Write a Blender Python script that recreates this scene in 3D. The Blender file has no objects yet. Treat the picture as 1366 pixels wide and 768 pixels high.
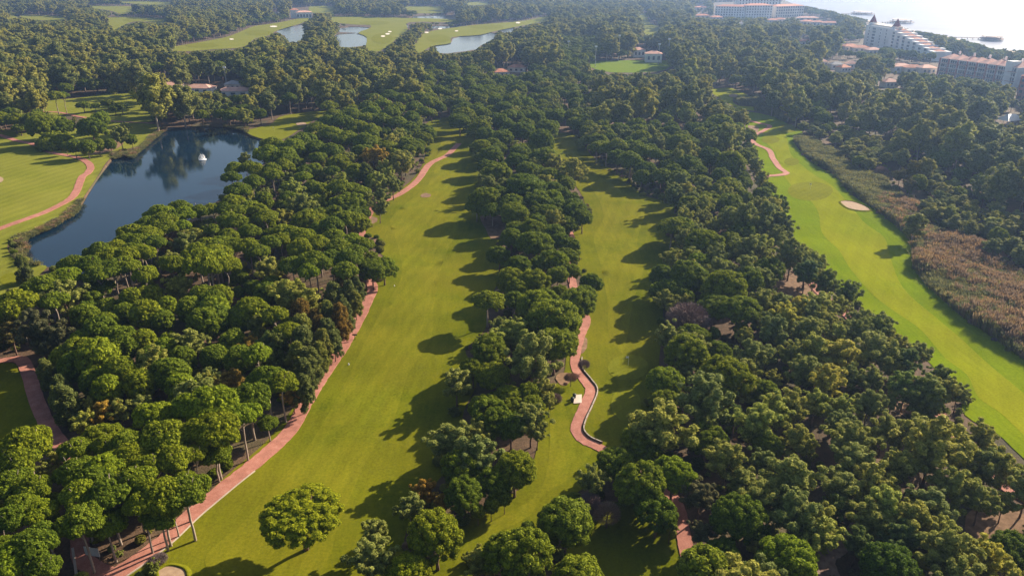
import bpy, math, random
import numpy as np
from mathutils import Vector
from mathutils.geometry import delaunay_2d_cdt

# ------------------------------------------------------------------ camera, sky, sun, exposure
F_PX, PITCH, CAM_H = 1000.0, math.radians(23.0), 80.0
SUN_AZ, SUN_EL = math.radians(50.0), math.radians(26.0)      # azimuth measured from +Y towards +X
scn = bpy.context.scene
cam_data = bpy.data.cameras.new('camera')
cam = bpy.data.objects.new('camera', cam_data)
scn.collection.objects.link(cam)
cam.location = (0, 0, CAM_H)
cam.rotation_euler = (math.pi / 2 - PITCH, 0, 0)
cam_data.sensor_width = 36.0
cam_data.lens = 36.0 * F_PX / 1366.0
cam_data.clip_start, cam_data.clip_end = 0.5, 30000
scn.camera = cam

world = bpy.data.worlds.new('World')
scn.world = world
world.use_nodes = True
wn = world.node_tree.nodes
sky = wn.new('ShaderNodeTexSky')
sky.sky_type = 'NISHITA'
sky.sun_disc = False
sky.sun_elevation = SUN_EL
sky.sun_rotation = SUN_AZ
sky.air_density, sky.dust_density, sky.ozone_density = 1.0, 2.0, 1.0
wn['Background'].inputs['Strength'].default_value = 0.065
world.node_tree.links.new(sky.outputs[0], wn['Background'].inputs['Color'])

sun_data = bpy.data.lights.new('sun', 'SUN')
sun_data.energy = 5.0
sun_data.angle = math.radians(0.5)
sun_data.color = (1.0, 0.87, 0.68)
sun = bpy.data.objects.new('sun', sun_data)
scn.collection.objects.link(sun)
SUN_DIR = Vector((math.sin(SUN_AZ) * math.cos(SUN_EL), math.cos(SUN_AZ) * math.cos(SUN_EL), math.sin(SUN_EL)))
sun.rotation_euler = SUN_DIR.to_track_quat('Z', 'Y').to_euler()

scn.view_settings.view_transform = 'Standard'
scn.view_settings.look = 'None'
scn.view_settings.gamma = 1.0
scn.view_settings.exposure = 1.25
scn.view_settings.use_curve_mapping = False
scn.cycles.use_denoising = True
scn.cycles.max_bounces = 5
scn.cycles.diffuse_bounces = 3
scn.cycles.glossy_bounces = 2
scn.cycles.transmission_bounces = 2
scn.cycles.transparent_max_bounces = 4
scn.cycles.volume_bounces = 0

HAZE_DENSITY = 0.00014

# ------------------------------------------------------------------ small helpers
CP, SP = math.cos(PITCH), math.sin(PITCH)
def ray(px, py):
    u = (px - 683.0) / F_PX; v = (384.0 - py) / F_PX
    return u, CP + v * SP, -SP + v * CP
def gnd(px, py, z=0.0):                       # photo pixel -> point of the level ground
    u, f, w = ray(px, py); t = (z - CAM_H) / w
    return (u * t, f * t)
def proj(x, y, z):                            # world -> photo pixel (numpy)
    d = y * CP - (z - CAM_H) * SP
    v = y * SP + (z - CAM_H) * CP
    d = np.maximum(d, 1.0)
    return 683 + F_PX * x / d, 384 - F_PX * v / d, d
def P(s):                                     # "x,y x,y" -> list of pixels
    return [tuple(float(c) for c in p.split(',')) for p in s.split()]
def W(s): return [gnd(*p) for p in P(s)]

def height(x, y):
    x = np.asarray(x, float); y = np.asarray(y, float)
    d = np.hypot(x, y)
    f = np.clip(1.25 - d / 480.0, 0, 1)
    h = 0.55 * np.sin(x * 0.083 + 0.7 * np.sin(y * 0.031)) * np.sin(y * 0.061 + 1.3)
    h = h + 0.32 * np.sin(x * 0.17 + y * 0.11 + 2.0) * np.sin(y * 0.13 - x * 0.05)
    return h * f

def inside(px, py, poly):
    px = np.asarray(px, float); py = np.asarray(py, float)
    r = np.zeros(px.shape, bool)
    n = len(poly); j = n - 1
    for i in range(n):
        xi, yi = poly[i]; xj, yj = poly[j]
        c = (yi > py) != (yj > py)
        r ^= c & (px < (xj - xi) * (py - yi) / ((yj - yi) if yj != yi else 1e-9) + xi)
        j = i
    return r
def smooth_closed(pts, k=4):
    n = len(pts); out = []
    for i in range(n):
        p0, p1, p2, p3 = (np.array(pts[(i + o) % n]) for o in (-1, 0, 1, 2))
        for a in range(k):
            t = a / k
            out.append(tuple(0.5 * (2*p1 + (p2-p0)*t + (2*p0-5*p1+4*p2-p3)*t*t + (3*p1-p0-3*p2+p3)*t**3)))
    return out
def smooth_open(pts, k=6):
    q = [pts[0]] + list(pts) + [pts[-1]]; out = []
    for i in range(1, len(q) - 2):
        p0, p1, p2, p3 = (np.array(q[i + o]) for o in (-1, 0, 1, 2))
        for a in range(k):
            t = a / k
            out.append(tuple(0.5 * (2*p1 + (p2-p0)*t + (2*p0-5*p1+4*p2-p3)*t*t + (3*p1-p0-3*p2+p3)*t**3)))
    out.append(tuple(pts[-1]))
    return out
def grow(poly, d):                            # move a closed outline outwards by d metres
    a = np.array(poly)
    area = 0.5 * np.sum(a[:, 0] * np.roll(a[:, 1], -1) - np.roll(a[:, 0], -1) * a[:, 1])
    t = np.roll(a, -1, 0) - np.roll(a, 1, 0)
    t /= np.maximum(np.linalg.norm(t, axis=1, keepdims=True), 1e-6)
    n = np.stack([t[:, 1], -t[:, 0]], 1) * (1 if area > 0 else -1)
    return [tuple(p) for p in a + n * d]
def ellipse_px(cx, cy, rx, ry, n=20, wob=0.0, seed=0):
    r = random.Random(seed)
    return [(cx + rx * math.cos(2*math.pi*i/n) * (1 + wob * r.uniform(-1, 1)), cy + ry * math.sin(2*math.pi*i/n) * (1 + wob * r.uniform(-1, 1))) for i in range(n)]

COL = scn.collection
def add(name, mesh, parent=None, mat=None):
    o = bpy.data.objects.new(name, mesh)
    COL.objects.link(o)
    if mat and not mesh.materials: mesh.materials.append(mat)
    if parent: o.parent = parent
    return o
def empty(name, loc=(0, 0, 0), rz=0.0):
    o = bpy.data.objects.new(name, None); o.empty_display_size = 0.5
    COL.objects.link(o); o.location = loc; o.rotation_euler = (0, 0, rz)
    return o
def tag(o, label=None, cat=None, group=None, kind=None):
    if label: o['label'] = label
    if cat: o['category'] = cat
    if group: o['group'] = group
    if kind: o['kind'] = kind
    return o
def mesh_from(name, verts, faces, mats=(), midx=None, smooth=False):
    verts = np.asarray(verts, np.float32)
    me = bpy.data.meshes.new(name)
    if isinstance(faces, np.ndarray):
        n, k = faces.shape
        me.vertices.add(len(verts)); me.vertices.foreach_set('co', verts.ravel())
        me.loops.add(n * k); me.loops.foreach_set('vertex_index', faces.astype(np.int32).ravel())
        me.polygons.add(n); me.polygons.foreach_set('loop_start', np.arange(0, n * k, k, dtype=np.int32))
        if midx is not None: me.polygons.foreach_set('material_index', np.asarray(midx, np.int32))
        me.update(calc_edges=True)
    else:
        me.from_pydata([tuple(v) for v in verts.tolist()], [], faces)
        if midx is not None: me.polygons.foreach_set('material_index', np.asarray(midx, np.int32))
    for m in mats: me.materials.append(m)
    me.polygons.foreach_set('use_smooth', np.full(len(me.polygons), smooth))
    me.validate(); me.update()
    return me
class MB:                                      # collects boxes / prisms / tubes for one part
    def __init__(s): s.v = []; s.f = []
    def box(s, cx, cy, cz, sx, sy, sz, rz=0.0):
        b = len(s.v); c, n = math.cos(rz), math.sin(rz)
        for dz in (-.5, .5):
            for dx, dy in ((-.5, -.5), (.5, -.5), (.5, .5), (-.5, .5)):
                x, y = dx * sx, dy * sy
                s.v.append((cx + x*c - y*n, cy + x*n + y*c, cz + dz * sz))
        s.f += [(b, b+3, b+2, b+1), (b+4, b+5, b+6, b+7)] + [(b+i, b+(i+1) % 4, b+4+(i+1) % 4, b+4+i) for i in range(4)]
        return s
    def tube(s, pts, radii, n=6, cap=True):
        b = len(s.v)
        for i, (p, r) in enumerate(zip(pts, radii)):
            p = Vector(p); q = Vector(pts[min(i+1, len(pts)-1)]) - Vector(pts[max(i-1, 0)])
            q.normalize(); a = q.orthogonal().normalized(); c = q.cross(a)
            for k in range(n):
                t = 2*math.pi*k/n
                s.v.append(tuple(p + (a*math.cos(t) + c*math.sin(t)) * r))
        for i in range(len(pts)-1):
            for k in range(n):
                s.f.append((b+i*n+k, b+i*n+(k+1) % n, b+(i+1)*n+(k+1) % n, b+(i+1)*n+k))
        if cap: s.f += [tuple(range(b+n-1, b-1, -1)), tuple(range(b+(len(pts)-1)*n, b+len(pts)*n))]
        return s
    def hip(s, cx, cy, z0, sx, sy, h, rz=0.0, over=0.4, ridge=0.5, gable=False):
        b = len(s.v); c, n = math.cos(rz), math.sin(rz)
        X, Y = sx/2+over, sy/2+over
        r = X if gable else max(0.0, X - Y*ridge*2)
        for x, y, z in ((-X,-Y,z0),(X,-Y,z0),(X,Y,z0),(-X,Y,z0),(-r,0,z0+h),(r,0,z0+h)):
            s.v.append((cx + x*c - y*n, cy + x*n + y*c, z))
        s.f += [(b+3,b+2,b+1,b), (b,b+1,b+5,b+4), (b+1,b+2,b+5), (b+2,b+3,b+4,b+5), (b+3,b,b+4)]
        return s
    def build(s, name, mat, parent=None, smooth=False):
        return add(name, mesh_from(name, s.v, s.f, (mat,), smooth=smooth), parent)

# ------------------------------------------------------------------ materials
def new_mat(name):
    m = bpy.data.materials.new(name); m.use_nodes = True
    nt = m.node_tree; b = nt.nodes['Principled BSDF']
    b.inputs['Specular IOR Level'].default_value = 0.2
    return m, nt, b
def N(nt, t, **kw):
    n = nt.nodes.new(t)
    for k, v in kw.items(): setattr(n, k, v)
    return n
def noise(nt, co, scale, detail=4, rough=0.55):
    n = N(nt, 'ShaderNodeTexNoise'); n.inputs['Scale'].default_value = scale
    n.inputs['Detail'].default_value = detail; n.inputs['Roughness'].default_value = rough
    nt.links.new(co, n.inputs['Vector']); return n.outputs[0]
def ramp(nt, fac, stops):
    r = N(nt, 'ShaderNodeValToRGB'); e = r.color_ramp.elements
    while len(e) < len(stops): e.new(0.5)
    for el, (p, c) in zip(e, stops): el.position = p; el.color = (*c, 1) if len(c) == 3 else c
    nt.links.new(fac, r.inputs[0]); return r.outputs[0]
def mix(nt, fac, a, b, mode='MIX'):
    m = N(nt, 'ShaderNodeMix', data_type='RGBA', blend_type=mode)
    for sock, v in ((m.inputs[0], fac), (m.inputs[6], a), (m.inputs[7], b)):
        if hasattr(v, 'links') or isinstance(v, bpy.types.NodeSocket): nt.links.new(v, sock)
        else: sock.default_value = v if not isinstance(v, tuple) else ((*v, 1) if len(v) == 3 else v)
    return m.outputs[2]
def geo_pos(nt): return N(nt, 'ShaderNodeNewGeometry').outputs['Position']
def bump(nt, b, h, strength, dist):
    n = N(nt, 'ShaderNodeBump'); n.inputs['Strength'].default_value = strength; n.inputs['Distance'].default_value = dist
    nt.links.new(h, n.inputs['Height']); nt.links.new(n.outputs[0], b.inputs['Normal'])

def mat_grass(name, dark, light, warm, stripe_dir=None, stripe_w=5.0, stripe_amt=0.10, warm_lo=0.5):
    m, nt, b = new_mat(name); p = geo_pos(nt)
    big = noise(nt, p, 0.035, 5, 0.6); mid = noise(nt, p, 0.13, 7, 0.72); fine = noise(nt, p, 2.2, 4, 0.7)
    c = mix(nt, ramp(nt, mid, [(0.40, (0, 0, 0)), (0.61, (1, 1, 1))]), dark, light)
    c = mix(nt, ramp(nt, big, [(warm_lo - .08, (0, 0, 0)), (warm_lo + .17, (1, 1, 1))]), c, warm)
    streak = N(nt, 'ShaderNodeMapping'); streak.inputs['Scale'].default_value = (0.9, 0.12, 0.5); streak.inputs['Rotation'].default_value = (0, 0, 0.25)
    nt.links.new(p, streak.inputs[0])
    c = mix(nt, 0.35, c, ramp(nt, noise(nt, streak.outputs[0], 0.9, 5, 0.7), [(0.3, tuple(0.62*v for v in dark)), (0.7, tuple(1.25*v for v in light))]))
    c = mix(nt, 0.38, c, ramp(nt, fine, [(0.3, tuple(0.45*v for v in dark)), (0.75, tuple(1.35*v for v in light))]))
    if stripe_dir is not None:
        mp = N(nt, 'ShaderNodeMapping'); mp.inputs['Rotation'].default_value = (0, 0, stripe_dir); nt.links.new(p, mp.inputs[0])
        wv = N(nt, 'ShaderNodeTexWave'); wv.inputs['Scale'].default_value = 0.314 / stripe_w; wv.inputs['Distortion'].default_value = 0.6
        wv.inputs['Detail Scale'].default_value = 0.4
        nt.links.new(mp.outputs[0], wv.inputs['Vector'])
        s = ramp(nt, wv.outputs[1], [(0.4, (1 - stripe_amt,) * 3), (0.6, (1 + stripe_amt,) * 3)])
        c = mix(nt, 1.0, c, s, 'MULTIPLY')
    nt.links.new(c, b.inputs['Base Color']); b.inputs['Roughness'].default_value = 0.9; b.inputs['Specular IOR Level'].default_value = 0.0
    bump(nt, b, noise(nt, p, 6.0, 3, 0.7), 0.35, 0.12)
    return m
def mat_simple(name, c1, c2, scale, rough=0.85, detail=5, bstr=0.3, bdist=0.03, lo=0.35, hi=0.65, obj=False):
    m, nt, b = new_mat(name)
    p = N(nt, 'ShaderNodeTexCoord').outputs['Object'] if obj else geo_pos(nt)
    f = noise(nt, p, scale, detail, 0.6)
    nt.links.new(ramp(nt, f, [(lo, c1), (hi, c2)]), b.inputs['Base Color'])
    b.inputs['Roughness'].default_value = rough
    if bstr: bump(nt, b, f, bstr, bdist)
    return m
def mat_ground():
    m, nt, b = new_mat('forest_floor'); p = geo_pos(nt)
    f1 = noise(nt, p, 0.05, 5, 0.6); f2 = noise(nt, p, 0.35, 6, 0.65); f3 = noise(nt, p, 3.0, 4, 0.7)
    earth = ramp(nt, f2, [(0.3, (0.045, 0.028, 0.016)), (0.55, (0.105, 0.058, 0.033)), (0.75, (0.18, 0.105, 0.063))])
    scrub = ramp(nt, f2, [(0.3, (0.022, 0.027, 0.009)), (0.7, (0.075, 0.075, 0.028))])
    c = mix(nt, ramp(nt, f1, [(0.46, (0, 0, 0)), (0.60, (1, 1, 1))]), earth, scrub)
    c = mix(nt, 0.4, c, ramp(nt, f3, [(0.3, (0.03, 0.022, 0.012)), (0.75, (0.19, 0.13, 0.08))]))
    nt.links.new(c, b.inputs['Base Color']); b.inputs['Roughness'].default_value = 0.95
    bump(nt, b, f3, 0.6, 0.25)
    return m
def mat_leaf(name, c_dark, c_light, trans=0.38, vary=0.30, scale=0.5):
    m, nt, b = new_mat(name)
    g = N(nt, 'ShaderNodeNewGeometry'); oi = N(nt, 'ShaderNodeObjectInfo')
    c = mix(nt, g.outputs['Random Per Island'], c_dark, c_light)
    hue = ramp(nt, oi.outputs['Random'], [(0.0, (1-vary, 1-vary*.7, 1-vary*.2)), (0.45, (1, 1, 1)), (0.8, (1+vary*.8, 1+vary*.4, 1-vary*.4)), (1.0, (1+vary*.5, 1+vary*.75, 1))])
    c = mix(nt, 1.0, c, hue, 'MULTIPLY')
    c = mix(nt, 1.0, c, oi.outputs['Color'], 'MULTIPLY')
    nt.links.new(c, b.inputs['Base Color']); b.inputs['Roughness'].default_value = 0.65
    b.inputs['Specular IOR Level'].default_value = 0.04
    tr = N(nt, 'ShaderNodeBsdfTranslucent'); nt.links.new(c, tr.inputs['Color'])
    ms = N(nt, 'ShaderNodeMixShader'); ms.inputs[0].default_value = trans
    nt.links.new(b.outputs[0], ms.inputs[1]); nt.links.new(tr.outputs[0], ms.inputs[2])
    nt.links.new(ms.outputs[0], nt.nodes['Material Output'].inputs['Surface'])
    return m
def mat_water(name, col, rough=0.05, wave=0.8, strength=0.12, dist=0.05):
    m, nt, b = new_mat(name); p = geo_pos(nt)
    f = noise(nt, p, 0.02, 4)
    nt.links.new(ramp(nt, f, [(0.35, col), (0.65, tuple(1.5*v for v in col))]), b.inputs['Base Color'])
    b.inputs['Roughness'].default_value = rough; b.inputs['IOR'].default_value = 1.33
    b.inputs['Specular IOR Level'].default_value = 0.5
    bump(nt, b, noise(nt, p, wave, 4, 0.6), strength, dist)
    return m
def mat_pavers():
    m, nt, b = new_mat('red_pavers'); p = geo_pos(nt)
    f = noise(nt, p, 0.6, 5, 0.65); g = noise(nt, p, 6.0, 3, 0.6)
    c = ramp(nt, f, [(0.3, (0.27, 0.105, 0.075)), (0.52, (0.42, 0.165, 0.120)), (0.75, (0.52, 0.255, 0.20))])
    br = N(nt, 'ShaderNodeTexBrick'); br.inputs['Scale'].default_value = 4.0; nt.links.new(p, br.inputs['Vector'])
    br.inputs['Color1'].default_value = (1, 1, 1, 1); br.inputs['Color2'].default_value = (0.82, 0.8, 0.8, 1); br.inputs['Mortar'].default_value = (0.6, 0.58, 0.55, 1)
    br.inputs['Mortar Size'].default_value = 0.03
    c = mix(nt, 0.8, c, br.outputs[0], 'MULTIPLY')
    c = mix(nt, 0.25, c, ramp(nt, g, [(0.35, (0.16, 0.07, 0.05)), (0.7, (0.55, 0.3, 0.24))]))
    nt.links.new(c, b.inputs['Base Color']); b.inputs['Roughness'].default_value = 0.9
    bump(nt, b, g, 0.2, 0.01)
    return m
def mat_plain(name, c, rough=0.8, var=0.12, scale=0.4):
    return mat_simple(name, tuple(v*(1-var) for v in c), tuple(min(1, v*(1+var)) for v in c), scale, rough, 4, 0.0)

M = {}
M['ground'] = mat_ground()
M['fairway'] = mat_grass('fairway_grass', (0.090, 0.116, 0.005), (0.172, 0.166, 0.010), (0.205, 0.172, 0.014), 0.25, 4.0, 0.03, 0.48)
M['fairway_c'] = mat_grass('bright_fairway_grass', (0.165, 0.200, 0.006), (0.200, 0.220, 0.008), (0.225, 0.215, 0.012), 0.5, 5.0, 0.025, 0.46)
M['rough'] = mat_grass('rough_grass', (0.062, 0.092, 0.004), (0.145, 0.148, 0.007), (0.185, 0.158, 0.013), None, 5, 0, 0.46)
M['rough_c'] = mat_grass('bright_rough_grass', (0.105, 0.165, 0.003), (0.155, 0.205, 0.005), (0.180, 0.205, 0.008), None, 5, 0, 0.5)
M['lawn'] = mat_grass('striped_lawn_grass', (0.150, 0.165, 0.020), (0.185, 0.195, 0.026), (0.215, 0.205, 0.038), 0.25, 5.0, 0.05, 0.46)
M['green'] = mat_grass('putting_green_grass', (0.145, 0.155, 0.010), (0.165, 0.172, 0.013), (0.185, 0.180, 0.018), 0.8, 2.5, 0.03)
M['tee'] = mat_grass('pitch_grass', (0.120, 0.180, 0.016), (0.150, 0.205, 0.020), (0.17, 0.205, 0.025), 1.57, 6, 0.05)
M['sand'] = mat_simple('bunker_sand', (0.27, 0.18, 0.115), (0.36, 0.25, 0.165), 1.2, 0.95)
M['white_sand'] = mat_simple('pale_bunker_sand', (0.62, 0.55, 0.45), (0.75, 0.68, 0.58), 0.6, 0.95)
M['beach'] = mat_simple('beach_sand', (0.42, 0.31, 0.22), (0.56, 0.44, 0.33), 0.05, 0.95)
M['soil'] = mat_simple('bare_soil', (0.13, 0.075, 0.040), (0.24, 0.145, 0.085), 0.8, 0.95)
M['pavers'] = mat_pavers()
M['kerb'] = mat_plain('pale_kerb', (0.42, 0.34, 0.28))
M['coping'] = mat_plain('weathered_coping', (0.36, 0.31, 0.26))
M['track'] = mat_simple('dirt_track', (0.20, 0.13, 0.10), (0.33, 0.24, 0.19), 0.9, 0.95)
M['lake'] = mat_water('lake_water', (0.003, 0.012, 0.024), 0.05, 1.1, 0.22, 0.05)
M['pond'] = mat_water('pond_water', (0.05, 0.06, 0.07), 0.12, 0.5, 0.05, 0.05)
M['sea'] = mat_water('sea_water', (0.10, 0.11, 0.15), 0.30, 0.05, 0.25, 1.0)
M['sea'].node_tree.nodes['Principled BSDF'].inputs['Specular IOR Level'].default_value = 0.32
M['umbrella'] = mat_leaf('umbrella_pine_needles', (0.072, 0.108, 0.008), (0.252, 0.292, 0.020))
M['aleppo'] = mat_leaf('aleppo_pine_needles', (0.140, 0.165, 0.028), (0.410, 0.410, 0.098))
M['gum'] = mat_leaf('eucalyptus_leaves', (0.135, 0.152, 0.031), (0.395, 0.385, 0.095))
M['cypress'] = mat_leaf('cypress_sprays', (0.090, 0.112, 0.020), (0.250, 0.250, 0.060))
M['olive'] = mat_leaf('olive_leaves', (0.085, 0.085, 0.032), (0.220, 0.195, 0.075))
M['twig'] = mat_leaf('bare_twigs', (0.14, 0.095, 0.08), (0.30, 0.205, 0.175), 0.0)
M['yellow'] = mat_leaf('autumn_leaves', (0.16, 0.13, 0.015), (0.36, 0.27, 0.03))
M['bark'] = mat_simple('pine_bark', (0.11, 0.066, 0.046), (0.25, 0.165, 0.125), 3.0, 0.95, obj=True)
M['pale_bark'] = mat_simple('pale_bark', (0.24, 0.18, 0.14), (0.42, 0.34, 0.28), 3.0, 0.95, obj=True)
M['reed_green'] = mat_leaf('green_reeds', (0.11, 0.12, 0.042), (0.25, 0.235, 0.10), 0.35)
M['reed_brown'] = mat_leaf('brown_reeds', (0.15, 0.098, 0.056), (0.34, 0.235, 0.145), 0.35)
M['white_wall'] = mat_plain('white_render', (0.72, 0.70, 0.68), scale=0.1)
M['cream_wall'] = mat_plain('cream_render', (0.62, 0.55, 0.47), scale=0.1)
M['red_wall'] = mat_plain('dull_red_render', (0.36, 0.14, 0.12), scale=0.1)
M['tiles'] = mat_simple('terracotta_tiles', (0.40, 0.15, 0.085), (0.60, 0.27, 0.165), 0.25, 0.85)
M['pink_tiles'] = mat_simple('pale_terracotta_tiles', (0.56, 0.30, 0.22), (0.70, 0.42, 0.32), 0.25, 0.85)
M['dark_red'] = mat_plain('dark_red_slates', (0.20, 0.035, 0.03))
M['glass'] = mat_plain('window_glass', (0.06, 0.075, 0.095), 0.15)
M['grey_roof'] = mat_plain('grey_roofing', (0.32, 0.31, 0.31))
M['metal'] = mat_plain('galvanised_metal', (0.45, 0.46, 0.47), 0.45)
M['wood'] = mat_simple('weathered_timber', (0.16, 0.10, 0.07), (0.30, 0.20, 0.14), 2.0, 0.9)
M['dark'] = mat_plain('dark_green_plastic', (0.02, 0.03, 0.022), 0.5)
M['white'] = mat_plain('white_plastic', (0.78, 0.78, 0.78), 0.4, 0.05)
M['concrete'] = mat_plain('pale_concrete', (0.52, 0.42, 0.35))

# ------------------------------------------------------------------ open ground, traced as outlines on the level ground
FAIR_A = P("575,165 600,158 624,172 632,195 640,230 636,258 642,285 672,302 655,330 668,352 642,395 634,440 606,468 622,505 602,545 592,600 560,640 522,700 480,775 205,775 250,722 300,660 365,600 408,545 432,505 460,462 476,432 498,388 528,352 512,330 496,310 500,282 530,262 562,236 575,205")
FAIR_A_IN = P("590,185 612,195 615,230 600,262 612,300 592,345 580,400 575,455 545,500 525,560 490,610 455,690 420,768 300,772 275,740 330,690 400,610 440,550 470,490 500,430 535,370 530,325 520,295 545,270 575,240")
FAIR_B = P("738,180 770,182 780,203 802,222 832,238 852,262 900,275 884,300 896,328 897,350 870,368 874,400 872,440 867,480 864,530 852,575 818,590 800,600 775,640 738,665 718,700 694,702 642,740 600,775 585,775 618,715 663,680 713,655 729,610 737,560 744,530 764,500 768,470 776,440 793,410 795,385 773,350 766,325 788,285 780,255 753,225 739,200")
FAIR_B_IN = P("745,186 765,188 775,212 800,236 830,255 860,280 850,320 858,360 845,400 838,440 830,470 812,440 810,400 800,350 792,315 805,290 795,260 770,228")
FAIR_B_LOW = P("735,545 752,540 762,570 790,600 760,640 725,662 705,690 660,715 620,760 600,768 625,722 668,688 716,662 732,615")
GRASS_B2 = P("770,690 800,672 850,678 905,705 915,745 905,780 770,780 755,740")
FAIR_C = P("997,151 1030,156 1048,166 1068,176 1057,190 1072,211 1088,222 1110,233 1121,247 1132,261 1163,281 1192,303 1215,322 1217,358 1232,381 1267,412 1300,436 1372,487 1500,575 1500,720 1372,615 1336,582 1294,556 1288,526 1262,502 1232,470 1186,436 1152,408 1115,383 1096,348 1063,324 1053,288 1038,265 1021,238 1014,216 1007,196 998,172")
FAIR_C_IN = P("1018,172 1042,172 1050,186 1056,208 1085,232 1108,246 1125,265 1150,295 1180,318 1188,345 1205,385 1245,418 1300,465 1372,530 1490,615 1490,690 1372,590 1335,552 1305,530 1290,500 1262,476 1230,440 1190,412 1160,390 1135,362 1118,335 1096,310 1092,285 1078,265 1058,250 1040,225 1035,205 1022,190")
FAIR_C_TOP = P("946,121 962,118 976,118 1005,131 1002,136 978,134 985,141 1008,143 1006,148 980,143 962,132")
LAWN_D = P("-30,178 60,180 130,164 180,164 214,170 188,193 152,206 120,250 102,275 62,300 17,318 11,335 28,352 62,357 55,367 28,386 -30,400")
LAWN_D3 = P("58,136 105,131 140,125 180,123 182,132 200,150 205,162 150,168 105,156 64,152")
POINT_G = P("329,175 360,167 380,154 438,148 418,161 400,173 374,187 345,184")
LAWN_L = P("-30,487 24,487 34,508 46,545 62,575 74,600 40,605 -30,605")
FIELD = P("787,82 893,81 894,89 876,96 815,97 788,90")
FAR_GRASS = [P(s) for s in (
    "445,22 530,24 600,26 606,30 546,30 544,40 526,55 506,69 489,66 489,50 478,44 493,38 493,34 470,33 440,29",
    "550,69 565,45 600,38 640,33 700,28 732,21 733,27 690,36 660,42 640,47 603,50 601,58 576,62 562,70",
    "215,66 259,58 301,50 322,42 340,35 369,31 411,23 409,29 370,41 362,47 340,52 325,63 288,66 242,69",
    "144,24 179,23 230,26 220,31 185,29 169,32 152,41 145,37", "10,18 28,18 25,23 14,26",
    "100,8 176,9 177,15 161,19 144,14", "142,1 230,3 230,7 186,6", "541,9 590,9 592,14 543,14", "557,15 592,15 592,18 557,18",
    "858,45 860,34 854,25 849,20 862,18 866,30 881,37 872,47", "415,8 445,9 445,17 415,17", "623,3 653,3 653,7 623,7", "20,22 30,20 80,22 100,25 60,28")]
FAR_GREEN_IN = [ellipse_px(*a) for a in ((510,52,14,7),(500,31,20,2.5),(585,52,16,5),(650,36,22,3),(345,44,18,3.5),(270,61,22,3),(180,27,16,2))]
LAKE = P("28,318 34,331 28,343 42,353 72,360 112,366 165,338 222,311 268,284 305,258 338,234 354,213 358,198 374,188 345,184 331,179 328,172 300,168 270,168 240,169 215,172 193,189 177,208 166,204 150,210 134,230 117,255 101,278 70,300 45,311")
PONDS = [P(s) for s in (
    "368,42 385,36 402,33 407,40 402,55 385,56 380,48", "449,39 465,36 492,37 491,42 476,45 488,48 492,58 480,62 455,63 446,52 448,46 474,44 450,43",
    "490,27 520,26 541,31 544,37 533,37 525,33 500,31", "551,22 610,21 610,27 552,27",
    "578,59 601,57 604,51 618,48 643,46 653,43 663,47 657,53 641,61 635,66 608,70 586,71", "665,36 686,36 684,43 669,43", "576,35 599,35 599,38 576,38")]
SHORE = P("1040,-6 1048,1 1070,9 1108,16 1122,20 1142,24.5 1165,29 1198,36 1234,44.5 1268,50 1298,57.5 1323,65.5 1355,68 1390,69 1460,75 1560,86 1750,100")
REEDS = P("1060,186 1085,189 1110,203 1135,222 1180,247 1212,268 1234,298 1262,310 1302,328 1332,352 1374,372 1500,440 1500,570 1374,484 1302,433 1270,409 1236,380 1221,357 1219,322 1194,300 1164,278 1130,252 1116,232 1091,219 1075,208 1062,192")
REEDS2 = P("979,134 1008,130 1022,142 1050,158 1046,163 1030,154 1008,148 1009,142 986,140")
CLEARINGS = [P(s) for s in (
    "1030,382 1058,366 1090,378 1100,397 1072,408 1040,398", "1298,690 1325,676 1358,690 1350,712 1305,720", "1190,512 1235,520 1252,548 1225,556 1198,545",
    "640,292 665,286 680,300 672,318 650,316", "1088,740 1115,738 1150,768 1096,772", "664,94 702,89 704,95 668,100", "148,420 170,408 190,420 170,450 150,448",
    "1330,150 1362,150 1362,166 1330,166", "1310,220 1330,220 1330,229 1310,229", "1108,80 1140,80 1140,96 1108,96", "1170,108 1192,108 1192,118 1170,118")]
BUILT = [P(s) for s in ("1151,56 1155,30 1188,33 1246,64 1240,70 1184,62", "1248,97 1248,78 1352,90 1352,112", "952,22 952,3 1070,3 1070,24",
                        "386,24 386,9 418,10 418,24", "364,18 364,13 373,13 373,18", "210,119 210,110 236,110 236,119", "254,122 254,112 281,113 281,122", "298,126 298,109 330,116 330,126",
                        "844,74 844,64 859,64 859,75", "863,81 863,70 880,70 880,81", "1122,66 1122,57 1166,58 1166,68", "1192,94 1192,83 1250,86 1250,97", "1353,132 1353,96 1376,96 1376,132", "1066,32 1066,23 1096,23 1096,32")]
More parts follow.
